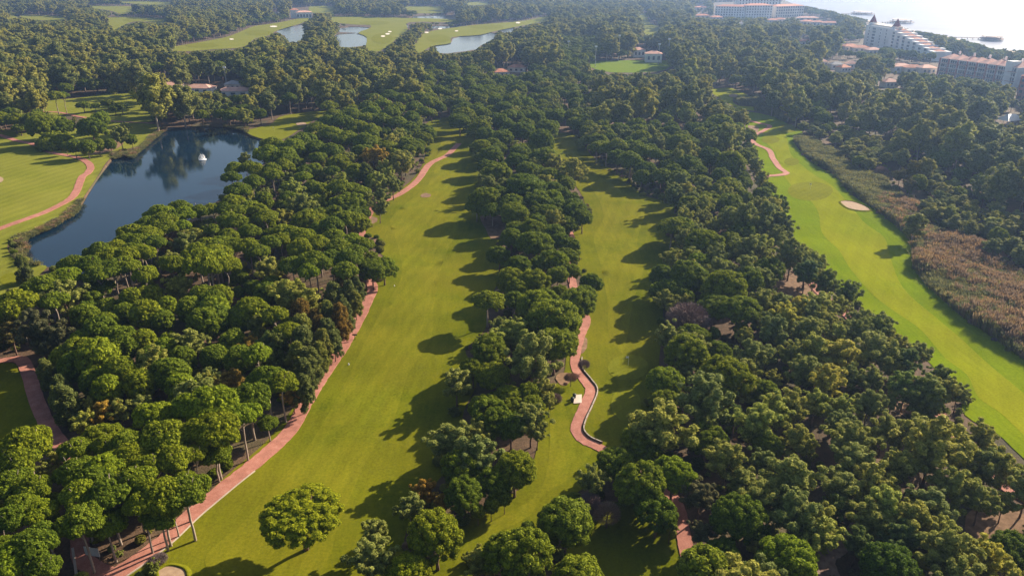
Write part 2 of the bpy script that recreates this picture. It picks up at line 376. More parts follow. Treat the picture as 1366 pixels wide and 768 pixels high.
V = [(224, 120, 20, 11, 3.3, 'pink_tiles', 'pale roofed lodge behind the lake, leftmost of three', .1, 'white_wall'),
     (268, 123, 19, 10, 3.4, 'pink_tiles', 'pale pink roofed lodge behind the lake, middle of three', -.1, 'white_wall'),
     (314, 127, 22, 10, 3.3, 'pink_tiles', 'wide pink roofed lodge behind the lake beside the lamp post', .05, 'white_wall'),
     (312, 119, 11, 10, 4, 'grey_roof', 'grey roofed house behind the wide pink lodge', .2, 'cream_wall'),
     (851, 76, 12, 10, 7, 'pink_tiles', 'small white house behind the sports pitch, left one', .1, 'white_wall'),
     (871, 83, 15, 11, 8, 'pink_tiles', 'white house at the corner of the sports pitch', -.1, 'white_wall'),
     (668, 102, 12, 9, 4, 'tiles', 'terracotta roofed hut in the middle clearing', .3, 'cream_wall'),
     (690, 96, 15, 9, 4, 'tiles', 'longer terracotta roofed hut in the middle clearing', -.2, 'cream_wall'),
     (936, 25.5, 26, 14, 6, 'tiles', 'red roofed bungalow left of the far hotel', 0, 'cream_wall'), (934, 14.5, 26, 16, 7, 'tiles', 'red roofed house beyond the bungalow left of the far hotel', .1, 'cream_wall'),
     (955, 28, 20, 12, 6, 'tiles', 'red roofed house just below the far hotel left wing', .2, 'cream_wall'),
     (1029, 32, 16, 12, 6, 'tiles', 'red roofed villa below the far hotel centre, left of a pair', .1, 'cream_wall'), (1040, 31, 17, 12, 6, 'tiles', 'red roofed villa below the far hotel centre, right of a pair', -.2, 'cream_wall'),
     (1077, 28, 34, 14, 5, 'pink_tiles', 'long orange roofed pavilion right of the far hotel', -.2, 'cream_wall'), (1076, 34, 20, 12, 6, 'tiles', 'red roofed villa below the orange pavilion, left one', .1, 'cream_wall'),
     (1090, 35, 18, 12, 6, 'tiles', 'red roofed villa below the orange pavilion, right one', -.1, 'cream_wall'), (1107, 36, 24, 12, 6, 'tiles', 'long red roofed villa between pavilion and stepped hotel', -.2, 'cream_wall'),
     (1055, 53, 13, 9, 4, 'tiles', 'small red house in the trees below the far hotel', .2, 'white_wall'), (1074, 61, 14, 9, 5, 'tiles', 'small pink and white house in the trees left of the stepped hotel', .1, 'white_wall'),
     (988, 37.5, 10, 8, 6, 'grey_roof', 'small white house in the trees under the far hotel', 0, 'white_wall'),
     (1132, 68, 17, 10, 5, 'tiles', 'red roofed villa below the stepped hotel, first from its blank end', .2, 'cream_wall'), (1147, 70, 18, 11, 5, 'tiles', 'red roofed villa below the stepped hotel, second from its blank end', -.1, 'cream_wall'),
     (1163, 73, 15, 10, 5, 'pink_tiles', 'pale roofed villa below the stepped hotel, third from its blank end', .1, 'cream_wall'),
     (1200, 96, 16, 10, 5, 'pink_tiles', 'pink roofed white villa left of the long hotel, farthest from it', .1, 'white_wall'), (1217, 98, 15, 10, 5, 'tiles', 'terracotta villa left of the long hotel, middle one', -.2, 'cream_wall'),
     (1233, 99, 14, 10, 5.5, 'pink_tiles', 'pink roofed villa left of the long hotel, next to it', .2, 'cream_wall'),
     (1114, 92, 11, 8, 4, 'grey_roof', 'white cottage in the right wood, first of three in a row', .1, 'white_wall'), (1124, 96, 10, 8, 4, 'tiles', 'red roofed cottage in the right wood, second of three in a row', .3, 'white_wall'),
     (1135, 91, 10, 8, 4, 'pink_tiles', 'white cottage in the right wood, third of three in a row', -.2, 'white_wall'), (1095, 88, 9, 7, 4, 'pink_tiles', 'pink cottage alone left of the white cottage row', .1, 'cream_wall'),
     (1185, 116, 10, 8, 4, 'pink_tiles', 'pale cottage in the wood in front of the long hotel', .1, 'white_wall')]
for v in V:                                   # keep the roofs in sight
    _w = .46*v[2]*F_PX/(gnd(v[0], v[1])[1]*CP + 28); _h = (v[4] + 2)*F_PX/(gnd(v[0], v[1])[1]*CP + 28)
    BUILT.append([(v[0] - _w, v[1] - _h*.35), (v[0] - _w, v[1] - _h), (v[0] + _w, v[1] - _h), (v[0] + _w, v[1] - _h*.35)])
BUILT.append([(x, y - 2.0) for x, y in SHORE] + [(1750, -60), (1040, -60)])      # the sea stays in view
BUILT += [P('1188,224 1228,220 1228,252 1190,252'), P('1366,365 1560,470 1560,760 1366,620')]
OPEN_PX = [FAIR_A, FAIR_B, GRASS_B2, FAIR_C, FAIR_C_TOP, LAWN_D, LAWN_D3, POINT_G, LAWN_L, FIELD, LAKE, REEDS, REEDS2, P('110,725 200,740 260,695 300,690 250,790 100,790')] + FAR_GRASS + PONDS + CLEARINGS + BUILT

PATHS = {
    'path_first_fairway': (P("612,192 597,207 573,220 560,238 541,255 521,265 500,275 485,300 480,340 489,362 497,384 492,398 479,424 464,450 457,463 443,482 429,503 418,522 407,541 389,572 365,598 332,628 300,653 277,671 254,690 221,722 188,748 155,770 110,800"), 2.8),
    'path_corner_lawn': (P("-20,483 10,480 28,480 38,499 49,534 64,567 82,594 95,630 102,670 107,720 112,750 150,772"), 2.7),
    'path_second_fairway': (P("752,296 762,318 758,345 764,378 770,405 782,424 775,445 768,470 768,490 780,506 788,520 781,541 772,560 769,575 779,588 797,597 830,618 880,650 903,680 910,710 917,740 925,775"), 2.2),
    'path_third_fairway': (P("997,161 1014,165 1027,169 1010,179 1003,186 1009,193 1026,201 1031,212 1041,225 1049,231 1041,234 1021,236"), 2.6),
    'path_lake_lawn': (P("-20,178 0,181 22,188 44,193 66,203 100,210 115,216 121,223 117,231 110,236 106,245 102,255 93,267 66,281 33,294 0,305 -25,314"), 2.9),
    'path_right_wood': (P("1060,362 1078,373 1098,394 1150,440 1195,490 1240,535 1265,573 1310,625 1340,652 1372,672"), 2.4),
    'path_far_lawn': (P("40,150 75,150 105,156 145,162 205,165"), 2.2),
}

# ------------------------------------------------------------------ ground sheets
def cdt_mesh(name, outline, spacing, zoff, mat, holes=(), extra=None):
    """fill an outline with triangles that follow the terrain"""
    o = np.array(outline); x0, y0 = o.min(0); x1, y1 = o.max(0)
    nx, ny = max(1, int((x1-x0)/spacing)), max(1, int((y1-y0)/spacing))
    gx, gy = np.meshgrid(np.linspace(x0, x1, nx+2)[1:-1], np.linspace(y0, y1, ny+2)[1:-1])
    gx, gy = gx.ravel(), gy.ravel(); k = inside(gx, gy, outline)
    pts = [Vector(p) for p in outline] + [Vector((a, b)) for a, b in zip(gx[k], gy[k])]
    n = len(outline)
    edges = [(i, (i+1) % n) for i in range(n)]
    v, e, f, *_ = delaunay_2d_cdt(pts, edges, [], 1, 1e-4)
    va = np.array([(p.x, p.y) for p in v])
    z = height(va[:, 0], va[:, 1]) + zoff
    me = mesh_from(name, np.column_stack([va, z]), [tuple(q) for q in f], (mat,), smooth=True)
    ob = add(name, me); tag(ob, kind='structure'); return ob
def sheet(name, px, spacing, zoff, mat, g=0.0, k=4):
    w = smooth_closed([gnd(*p) for p in px], k)
    if g: w = grow(w, g)
    return cdt_mesh(name, w, spacing, zoff, mat)
def ribbon(name, px, width, zoff, mat, side=0.0, thick=0.06):
    c = smooth_open([gnd(*p) for p in px], 6); a = np.array(c)
    t = np.gradient(a, axis=0); t /= np.maximum(np.linalg.norm(t, axis=1, keepdims=True), 1e-6)
    n = np.stack([-t[:, 1], t[:, 0]], 1); a = a + n * side
    rows = []; er = np.random.default_rng(len(px))
    for s in (-.5, -.17, .17, .5):
        p = a + n * (width * s + (er.normal(scale=.06, size=(len(a), 1)) if abs(s) == .5 and width > 1 else 0)); rows.append(np.column_stack([p, height(p[:, 0], p[:, 1]) + zoff]))
    lo = [r.copy() for r in (rows[0], rows[-1])]
    for r in lo: r[:, 2] -= 0.3
    rows = [lo[0]] + rows + [lo[1]]
    m = len(a); v = np.concatenate(rows)
    f = [(i*m+j, i*m+j+1, (i+1)*m+j+1, (i+1)*m+j) for i in range(5) for j in range(m-1)]
    f = [q[::-1] for q in f]
    ob = add(name, mesh_from(name, v, f, (mat,), smooth=False)); tag(ob, kind='structure'); return ob

def build_ground():
    lake = smooth_closed([gnd(*p) for p in LAKE], 3)
    ponds = [smooth_closed([gnd(*p) for p in q], 2) for q in PONDS]
    shore = smooth_open([gnd(*p) for p in SHORE], 3)
    far = [(shore[-1][0] + 2500, shore[-1][1] + 100), (9000, 2000), (9000, 12000), (2600, 12000), (1500, 4000)]
    sea = shore + far
    pts, edges = [], []
    polys = [lake] + ponds + [sea]
    for q in polys:
        b = len(pts); pts += [Vector(p) for p in q]; n = len(q)
        edges += [(b+i, b+(i+1) % n) for i in range(n)]
    # terrain points: fine near the camera, coarse far off
    rr = []
    for ylo, yhi, s in ((40, 330, 4.0), (330, 620, 8.0), (620, 1200, 22.0), (1200, 3000, 70.0), (3000, 12000, 500.0), (-400, 40, 40.0)):
        xm = 0.95 * max(yhi, 200) + 60
        gx, gy = np.meshgrid(np.arange(-xm, xm, s), np.arange(ylo, yhi, s)); rr.append(np.column_stack([gx.ravel(), gy.ravel()]))
    rr.append(np.array([(-12000, -400), (12000, -400), (12000, 12000), (-12000, 12000), (-6000, -400), (6000, -400), (-12000, 5000), (12000, 5000)], float))
    g = np.concatenate(rr); keep = np.ones(len(g), bool)
    for q in polys: keep &= ~inside(g[:, 0], g[:, 1], q)
    pts += [Vector(p) for p in g[keep]]
    v, e, f, *_ = delaunay_2d_cdt(pts, edges, [], 0, 1e-4)
    va = np.array([(p.x, p.y) for p in v]); fa = np.array([tuple(q) for q in f if len(q) == 3])
    c = va[fa].mean(1); keep = np.ones(len(fa), bool)
    for q in polys: keep &= ~inside(c[:, 0], c[:, 1], q)
    fa = fa[keep]
    verts = [np.column_stack([va, height(va[:, 0], va[:, 1])])]; faces = [tuple(t) for t in fa]
    base = len(va)
    for q in polys:                               # banks going down below the water
        qa = np.array(q); n = len(q); inn = np.array(grow(q, -1.2 if len(q) > 60 else -0.8))
        top = np.column_stack([qa, height(qa[:, 0], qa[:, 1])]); bot = np.column_stack([inn, np.full(n, -2.5)])
        verts += [top, bot]
        faces += [(base+i, base+(i+1) % n, base+n+(i+1) % n, base+n+i) for i in range(n)]
        base += 2*n
    ob = add('ground', mesh_from('ground', np.concatenate(verts), faces, (M['ground'],), smooth=False)); tag(ob, kind='structure')
    def flat(name, poly, z, mat):
        v2, _, f2, *_ = delaunay_2d_cdt([Vector(p) for p in poly], [(i, (i+1) % len(poly)) for i in range(len(poly))], [], 1, 1e-4)
        o = add(name, mesh_from(name, [(p.x, p.y, z) for p in v2], [tuple(q) for q in f2], (mat,))); tag(o, kind='structure')
    flat('lake_water', grow(lake, 0.6), -0.75, M['lake'])
    for q in ponds: flat('pond_water', grow(q, 0.4), -0.5, M['pond'])
    flat('sea_water', sea, -0.8, M['sea'])
    beach = [gnd(*p) for p in SHORE[2:-2]]
    a = np.array(smooth_open(beach, 4)); t = np.gradient(a, axis=0); t /= np.linalg.norm(t, axis=1, keepdims=True)
    n = np.stack([t[:, 1], -t[:, 0]], 1); wdt = 16 + 9*np.sin(np.arange(len(a))*0.7)
    inner = a - n*0 + np.stack([-t[:, 1], t[:, 0]], 1) * 0
    outp = np.concatenate([np.column_stack([a, np.full(len(a), 0.12)]), np.column_stack([a + n*wdt[:, None], np.full(len(a), 0.12)])])
    m = len(a)
    tag(add('beach', mesh_from('beach', outp, [(j, j+1, m+j+1, m+j) for j in range(m-1)], (M['beach'],))), kind='structure')
build_ground()

sheet('rough_grass_first_fairway', FAIR_A, 2.5, 0.10, M['rough'], 2.5)
sheet('first_fairway', FAIR_A_IN, 2.5, 0.13, M['fairway'])
sheet('rough_grass_second_fairway', FAIR_B, 2.5, 0.10, M['rough'], 2.0)
sheet('second_fairway', FAIR_B_IN, 2.5, 0.13, M['fairway'])
sheet('second_fairway_approach', FAIR_B_LOW, 2.5, 0.13, M['fairway'])
sheet('grass_clearing', GRASS_B2, 4, 0.10, M['rough'])
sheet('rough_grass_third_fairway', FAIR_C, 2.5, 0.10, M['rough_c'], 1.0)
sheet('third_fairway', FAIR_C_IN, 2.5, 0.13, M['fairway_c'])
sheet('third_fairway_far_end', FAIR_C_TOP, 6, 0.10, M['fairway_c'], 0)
sheet('lake_lawn', LAWN_D, 4, 0.10, M['lawn'], 0.0, 3)
sheet('far_lawn', LAWN_D3, 6, 0.12, M['lawn'])
sheet('lake_point_green', POINT_G, 4, 0.12, M['green'])
sheet('corner_lawn', LAWN_L, 4, 0.10, M['rough'], 0.0, 3)
sheet('sports_pitch', FIELD, 12, 0.15, M['tee'], 0, 2)
for q in FAR_GRASS: sheet('distant_fairway', q, 25, 0.15, M['lawn'], 0, 3)
for q in FAR_GREEN_IN: sheet('distant_green', q, 25, 0.3, M['green'], 0, 1)
for a in ((838, 489, 27, 17), (835, 540, 20, 24), (1081, 255, 30, 13), (1050, 172, 13, 5.5), (1028, 187, 12, 5), (1056, 216, 10, 5), (17, 374, 17, 9)):
    sheet('putting_green', ellipse_px(*a), 2.5, 0.16, M['green'], 0, 2)
for px, mt in ((ellipse_px(231, 768, 20, 12, 16, 0.08, 1), 'sand'), (P("1121,270 1135,270 1152,276 1161,283 1149,284 1133,281 1125,276"), 'sand'),
               (ellipse_px(-1, 241, 6, 4), 'sand'), (ellipse_px(402, 166, 7, 2.2), 'sand'), (ellipse_px(978, 128, 6, 2), 'sand')):
    sheet('bunker_sand', px, 3, 0.25, M[mt], 0, 2)
def bunker_lip(px, wd, hgt):
    w = np.array(smooth_closed([gnd(*p) for p in px], 2)); n = len(w); rows = []
    for off, z in ((-wd*.25, .20), (0, .30 + hgt), (wd*.5, .20 + hgt*.6), (wd*1.4, .05)):
        q = np.array(grow([tuple(p) for p in w], off)); rows.append(np.column_stack([q, height(q[:, 0], q[:, 1]) + z]))
    f = [(i*n+j, i*n+(j+1) % n, (i+1)*n+(j+1) % n, (i+1)*n+j) for i in range(3) for j in range(n)]
    tag(add('bunker_lip', mesh_from('bunker_lip', np.concatenate(rows), f, (M['rough'],), smooth=True)), kind='structure')
bunker_lip(ellipse_px(231, 768, 20, 12, 16, 0.08, 1), .6, .12)
bunker_lip(P("1121,270 1135,270 1152,276 1161,283 1149,284 1133,281 1125,276"), .7, .15)
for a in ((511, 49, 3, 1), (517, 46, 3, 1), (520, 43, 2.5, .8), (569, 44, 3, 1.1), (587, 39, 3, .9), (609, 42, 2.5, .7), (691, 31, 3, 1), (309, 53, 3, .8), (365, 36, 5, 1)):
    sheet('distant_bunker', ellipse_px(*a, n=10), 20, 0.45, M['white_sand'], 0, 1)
for px in (ellipse_px(499, 322, 10, 4.5, 12, .15, 2), ellipse_px(497, 294, 7, 5, 12, .15, 3), P("640,290 660,287 676,298 672,316 655,318 648,306"), ellipse_px(776, 458, 8, 12, 12, .15, 4), ellipse_px(752, 505, 10, 9, 12, .2, 6),
           P("150,186 165,188 160,196 140,204 120,206 130,196"), P("998,167 1012,170 1010,177 1004,180 999,174"), P("660,95 690,90 705,91 700,97 670,102"), ellipse_px(568, 262, 8, 3, 12, .2, 8)):
    sheet('bare_soil', px, 3, 0.19, M['soil'], 0, 2)
for q in CLEARINGS[:3] + CLEARINGS[6:7]: sheet('needle_littered_clearing', q, 4, 0.08, M['soil'], 1.0, 2)
for n, (px, wd) in PATHS.items(): ribbon(n, px, wd, 0.22, M['pavers'])
ribbon('path_kerb', P("332,628 300,653 277,671 254,690 221,722 188,748 155,770"), 0.14, 0.27, M['kerb'], 1.46)
ribbon('path_kerb', P("98,735 101,755 103,772"), 0.35, 0.40, M['kerb'])
ribbon('dirt_track', P("1150,700 1120,728 1100,745 1108,775"), 3.0, 0.2, M['track'])
# ------------------------------------------------------------------ tree shapes (unit crown width, reused by many trees)
ICO_V, ICO_F = None, None
def ico():
    t = (1 + 5 ** .5) / 2
    v = np.array([(-1,t,0),(1,t,0),(-1,-t,0),(1,-t,0),(0,-1,t),(0,1,t),(0,-1,-t),(0,1,-t),(t,0,-1),(t,0,1),(-t,0,-1),(-t,0,1)], float)
    v /= np.linalg.norm(v[0])
    f = np.array([(0,11,5),(0,5,1),(0,1,7),(0,7,10),(0,10,11),(1,5,9),(5,11,4),(11,10,2),(10,7,6),(7,1,8),(3,9,4),(3,4,2),(3,2,6),(3,6,8),(3,8,9),(4,9,5),(2,4,11),(6,2,10),(8,6,7),(9,8,1)])
    return v, f
ICO_V, ICO_F = ico()
def unit(a): return a / np.maximum(np.linalg.norm(a, axis=-1, keepdims=True), 1e-9)
def foliage(cent, rad, n_leaf, size, rng, centre, core=0.82, jit=0.32, long=1.4, down=-0.25):
    """leaf quads over the outer side of each clump, around a solid core per clump"""
    k = len(cent)
    out = unit(cent - centre + np.array([0, 0, 0.15]))
    d = unit(rng.normal(size=(k, n_leaf, 3)))
    s = (d * out[:, None]).sum(-1)
    d = np.where((s < down)[..., None], d - 2 * s[..., None] * out[:, None], d)
    p = cent[:, None] + d * rad[:, None] * rng.uniform(0.78, 1.12, (k, n_leaf, 1))
    nrm = unit(d + rng.normal(scale=jit, size=d.shape)).reshape(-1, 3); p = p.reshape(-1, 3)
    r = unit(rng.normal(size=nrm.shape)); a = unit(np.cross(nrm, r)); b = np.cross(nrm, a)
    sz = size * rng.uniform(0.6, 1.25, (len(p), 1))
    a = a * sz * long * .5; b = b * sz * .5
    v = np.stack([p - a - b*.6, p + a*.3 - b, p + a + b*.5, p - a*.2 + b], 1).reshape(-1, 3)
    q = np.arange(len(v)).reshape(-1, 4)
    cv = (cent[:, None] + ICO_V[None] * (rad * core)[:, None] * rng.uniform(0.85, 1.1, (k, 12, 1))).reshape(-1, 3)
    cf = (ICO_F[None] + (np.arange(k) * 12)[:, None, None]).reshape(-1, 3) + len(v)
    cf = np.column_stack([cf, cf[:, 2]])
    tri = np.concatenate([q[:, [0, 1, 2]], q[:, [0, 2, 3]], cf[:, :3]])
    return np.concatenate([v, cv]), tri
def fib(n, lo, hi, rng, jit=0.12):            # directions over part of a sphere (polar angle lo..hi from the top)
    i = np.arange(n) + 0.5
    z = math.cos(lo) + (math.cos(hi) - math.cos(lo)) * i / n
    a = i * 2.399963 + rng.uniform(0, 6.28)
    r = np.sqrt(np.maximum(0, 1 - z*z))
    d = np.column_stack([r*np.cos(a), r*np.sin(a), z]) + rng.normal(scale=jit, size=(n, 3))
    return unit(d)
def lumpy(d, rng, amp, nb=6):
    c = unit(rng.normal(size=(nb, 3))); w = rng.uniform(-1, 1, nb)
    return 1 + amp * (np.exp(-3.0 * (1 - d @ c.T)) * w).sum(1)
def crown(kind, seed, fine=False):
    rng = np.random.default_rng(seed)
    if kind == 'u':                            # dense rounded dome
        n = 340 if fine else 150; d = fib(n, 0, 1.95, rng); L = lumpy(d, rng, 0.24, 9)*rng.uniform(.80 if fine else .88, 1.12, n)
        c = np.column_stack([d[:, 0]*.40*L, d[:, 1]*.40*L, .30 + d[:, 2]*.345*L]); r = rng.uniform(.030, .064, n) if fine else rng.uniform(.048, .098, n)
        v, f = foliage(c, np.column_stack([r, r, r*.9]), 120 if fine else 105, .0165 if fine else .025, rng, np.array([0, 0, .18]), .78 if fine else .84, .6 if fine else .42)
        v2, f2 = foliage(np.array([[0, 0, .30]]), np.array([[.36, .36, .29]]), 260, .05, rng, np.array([0, 0, 0]), .95)
    elif kind == 't':                          # several flat-topped lobes on a tall stem
        lobes = [(0, 0, .24, .30)] + [(.27*math.cos(a)*rng.uniform(.8, 1.15), .27*math.sin(a)*rng.uniform(.8, 1.15), rng.uniform(.13, .24), rng.uniform(.17, .25)) for a in np.arange(5)*1.257 + rng.uniform(0, 6)]
        C, R = [], []
        for x, y, z, s in lobes:
            m = int(30 + 500*s*s); d = fib(m, 0, 1.75, rng); L = lumpy(d, rng, .12)
            C.append(np.column_stack([x + d[:, 0]*s*L, y + d[:, 1]*s*L, z + d[:, 2]*s*.72*L])); R.append(rng.uniform(.05, .085, m))
        c = np.concatenate(C); r = np.concatenate(R)
        v, f = foliage(c, np.column_stack([r, r, r*.8]), 44, .037, rng, np.array([0, 0, .0]))
        v2, f2 = foliage(np.array([[0, 0, .22]]), np.array([[.30, .30, .17]]), 120, .05, rng, np.array([0, 0, 0]), .9)
    elif kind == 'b':                          # bushy young pine, foliage almost to the ground
        n = 95; d = fib(n, 0, 2.5, rng); L = lumpy(d, rng, 0.2)
        c = np.column_stack([d[:, 0]*.38*L, d[:, 1]*.38*L, .44 + d[:, 2]*.42*L]); r = rng.uniform(.075, .12, n)
        v, f = foliage(c, np.column_stack([r, r, r]), 58, .045, rng, np.array([0, 0, .35]))
        v2, f2 = foliage(np.array([[0, 0, .44]]), np.array([[.34, .34, .38]]), 160, .05, rng, np.array([0, 0, 0]), .95)
    elif kind in 'poe':                        # limbs at uneven heights, each carrying plumes that turn upwards
        C, R = [], []
        if kind == 'e': nl, ht, reach, rlo, rhi, zlo = 15, 1.25, .34, .070, .115, .12
        elif kind == 'p': nl, ht, reach, rlo, rhi, zlo = 19, 1.0, .42, .055, .100, .05
        else: nl, ht, reach, rlo, rhi, zlo = 16, .8, .40, .055, .095, .05
        for q in range(nl):
            z0 = zlo + (q/nl)**.9*ht*.72; a = q*2.4 + rng.uniform(-.5, .5)
            l = reach*np.interp(q/nl, [0, .3, .7, 1], [.85, 1.05, .75, .25])*rng.uniform(.65, 1.2); up = rng.uniform(.12, .34)*(1.3 if kind == 'e' else 1.0)
            m = int(rng.integers(4, 7))
            for t in np.linspace(.28, 1.0, m):
                C.append((l*t*math.cos(a) + rng.normal(scale=.035), l*t*math.sin(a) + rng.normal(scale=.035), z0 + up*t*t + rng.normal(scale=.03)))
                R.append(rng.uniform(rlo, rhi)*(1.1 - .35*t))
            if kind == 'e':
                for t in (.7, 1.0): C.append((l*t*math.cos(a + .3), l*t*math.sin(a + .3), z0 + up*t*t - .1)); R.append(rng.uniform(rlo, rhi))
        for t in np.linspace(.5, 1.0, 5): C.append((rng.normal(scale=.03), rng.normal(scale=.03), t*ht*.97)); R.append(rhi*(1.15 - .5*t))
        c = np.array(C); r = np.array(R); n = len(c)
        v, f = foliage(c, np.column_stack([r, r, r*rng.uniform(1.0, 1.5, n)]), 92, .034 if kind == 'e' else .028, rng, np.array([0, 0, .1]), .70, .5, 2.2, -.35)
        v2, f2 = foliage(np.array([[0, 0, .48*ht]]), np.array([[.13, .13, .36*ht]]), 100, .05, rng, np.array([0, 0, 0]), .9)
    elif kind == 'c':                          # narrow column of upright sprays
        n = 90; z = rng.uniform(0, 1, n); a = rng.uniform(0, 6.283, n)
        prof = np.interp(z, [0, .15, .5, .85, 1], [.30, .42, .38, .22, .06]); rr = prof*np.sqrt(rng.uniform(.2, 1.15, n))
        c = np.column_stack([rr*np.cos(a), rr*np.sin(a), .08 + z*1.85]); r = rng.uniform(.07, .12, n)
        v, f = foliage(c, np.column_stack([r, r, r*1.9]), 70, .045, rng, np.array([0, 0, .3]), .7, .6, 2.0)
        v2, f2 = foliage(np.array([[0, 0, .8]]), np.array([[.2, .2, .75]]), 100, .05, rng, np.array([0, 0, 0]), .92)
    elif kind == 'd':                          # leafless crown: a haze of fine twigs
        n = 1500; d = fib(n, 0, 2.0, rng, .2); L = lumpy(d, rng, .18)
        q = np.column_stack([d[:, 0]*.46*L, d[:, 1]*.46*L, .30 + d[:, 2]*.42*L]); p0 = q*rng.uniform(.35, .8, (n, 1)) + np.array([0, 0, .06])
        s = unit(np.cross(q - p0, rng.normal(size=(n, 3))))*.0045
        v = np.stack([p0 - s, p0 + s, q + s*.4, q - s*.4], 1).reshape(-1, 3); i = np.arange(len(v)).reshape(-1, 4)
        # side twigs
        m = 3500; j = rng.integers(0, n, m); t0 = p0[j] + (q - p0)[j]*rng.uniform(.3, 1, (m, 1)); t1 = t0 + unit(rng.normal(size=(m, 3)) + d[j])*.07
        s = unit(np.cross(t1 - t0, rng.normal(size=(m, 3))))*.0035
        w = np.stack([t0 - s, t0 + s, t1 + s*.4, t1 - s*.4], 1).reshape(-1, 3); i2 = np.arange(len(w)).reshape(-1, 4) + len(v)
        v = np.concatenate([v, w]); i = np.concatenate([i, i2]); f = np.concatenate([i[:, :3], i[:, [0, 2, 3]]])
        v2, f2 = np.zeros((0, 3)), np.zeros((0, 3), int)
    v = np.concatenate([v, v2]); f = np.concatenate([f, f2 + len(v) - len(v2)])
    v[:, 2] -= v[:, 2].min()
    lo, hi = np.percentile(v[:, :2], [1.0, 99.0], axis=0); v[:, :2] -= (lo + hi)/2
    k = (hi - lo).mean(); v /= k
    return v, f, float(v[:, 2].max())
def stem(kind, seed):
    """tapered trunk of height 1 with limbs that reach into the crown"""
    r = random.Random(seed); m = MB()
    bend = [(r.uniform(-.02, .02), r.uniform(-.02, .02)) for _ in range(5)]
    r0 = {'u': .034, 't': .030, 'e': .030, 'p': .028}.get(kind, .03)
    pts = [(0, 0, -.06)] + [(bend[i][0]*(i+1)*.6, bend[i][1]*(i+1)*.6, (i+1)/5.0) for i in range(5)]
    m.tube(pts, [r0*1.35, r0, r0*.9, r0*.78, r0*.62, r0*.35], 7)
    for k in range(6):
        a = k*1.05 + r.uniform(-.3, .3); z = r.uniform(.62, .9); l = r.uniform(.18, .32)
        b = pts[4]; p0 = (b[0]*z, b[1]*z, z); p1 = (p0[0] + l*.55*math.cos(a), p0[1] + l*.55*math.sin(a), z + .10); p2 = (p0[0] + l*math.cos(a), p0[1] + l*math.sin(a), z + r.uniform(.18, .3))
        m.tube([p0, p1, p2], [r0*.5, r0*.33, r0*.14], 5)
    return m
SPEC = {  # crown height from width, total height from width, leaf material, bark, variants
    'u': (lambda w: .74*w, lambda w: 1.0*w + 1.6, 'umbrella', 'bark', 7),
    't': (lambda w: .58*w, lambda w: .62*w + 8.0, 'umbrella', 'pale_bark', 6),
    'b': (lambda w: 1.05*w, lambda w: 1.25*w + 1.5, 'umbrella', 'bark', 4),
    'p': (lambda w: 1.0*w, lambda w: 1.1*w + 2.0, 'aleppo', 'bark', 7),
    'o': (lambda w: .95*w, lambda w: 1.1*w + 2.0, 'olive', 'bark', 3),
    'e': (lambda w: 1.3*w, lambda w: 1.45*w + 3.0, 'gum', 'pale_bark', 7),
    'c': (lambda w: 1.9*w, lambda w: 2.1*w + .3, 'cypress', 'bark', 4),
    'd': (lambda w: .8*w, lambda w: .85*w + 1.0, 'twig', 'bark', 2),
    'y': (lambda w: 1.5*w, lambda w: 1.6*w + 1.0, 'yellow', 'pale_bark', 1),
}
CROWNS, STEMS, PROTO = {}, {}, {}
for ki, (k, (chf, hf, leaf, bark, nv)) in enumerate(SPEC.items()):
    CROWNS[k], STEMS[k], PROTO[k] = [], [], []
    pc = bpy.data.collections.new('shapes_' + k)      # sources for the distant woods, not in the scene itself
    for i in range(nv):
        v, f, top = crown('e' if k == 'y' else k, 1000*ki + 17*i + 5)
        CROWNS[k].append((mesh_from('crown_' + k, v, f, (M[leaf],)), top))
        sm = stem(k, 500*ki + i)
        STEMS[k].append(mesh_from('trunk_' + k, sm.v, sm.f, (M[bark],), smooth=True))
        w0 = 7.0; ch, h = chf(w0)/w0, hf(w0)/w0          # whole tree of unit width for the distant woods
        cv = v.copy(); cv[:, 2] = cv[:, 2]*ch/top + (h - ch)
        sv = np.array(sm.v); sv[:, 2] *= h - ch*.45
        tri = [t for q in sm.f for t in ([(q[0], q[j], q[j+1]) for j in range(1, len(q)-1)])]
        fv = np.concatenate([f, np.array(tri) + len(cv)])
        me = mesh_from('tree_' + k, np.concatenate([cv, sv]), fv, (M[leaf], M[bark]), np.concatenate([np.zeros(len(f)), np.ones(len(tri))]))
        ob = bpy.data.objects.new('shape_%s_%02d' % (k, i), me); pc.objects.link(ob)
    PROTO[k] = pc

_v, _f, _t = crown('u', 4242, True); FINE_CROWN = (mesh_from('crown_fine', _v, _f, (M['umbrella'],)), _t)
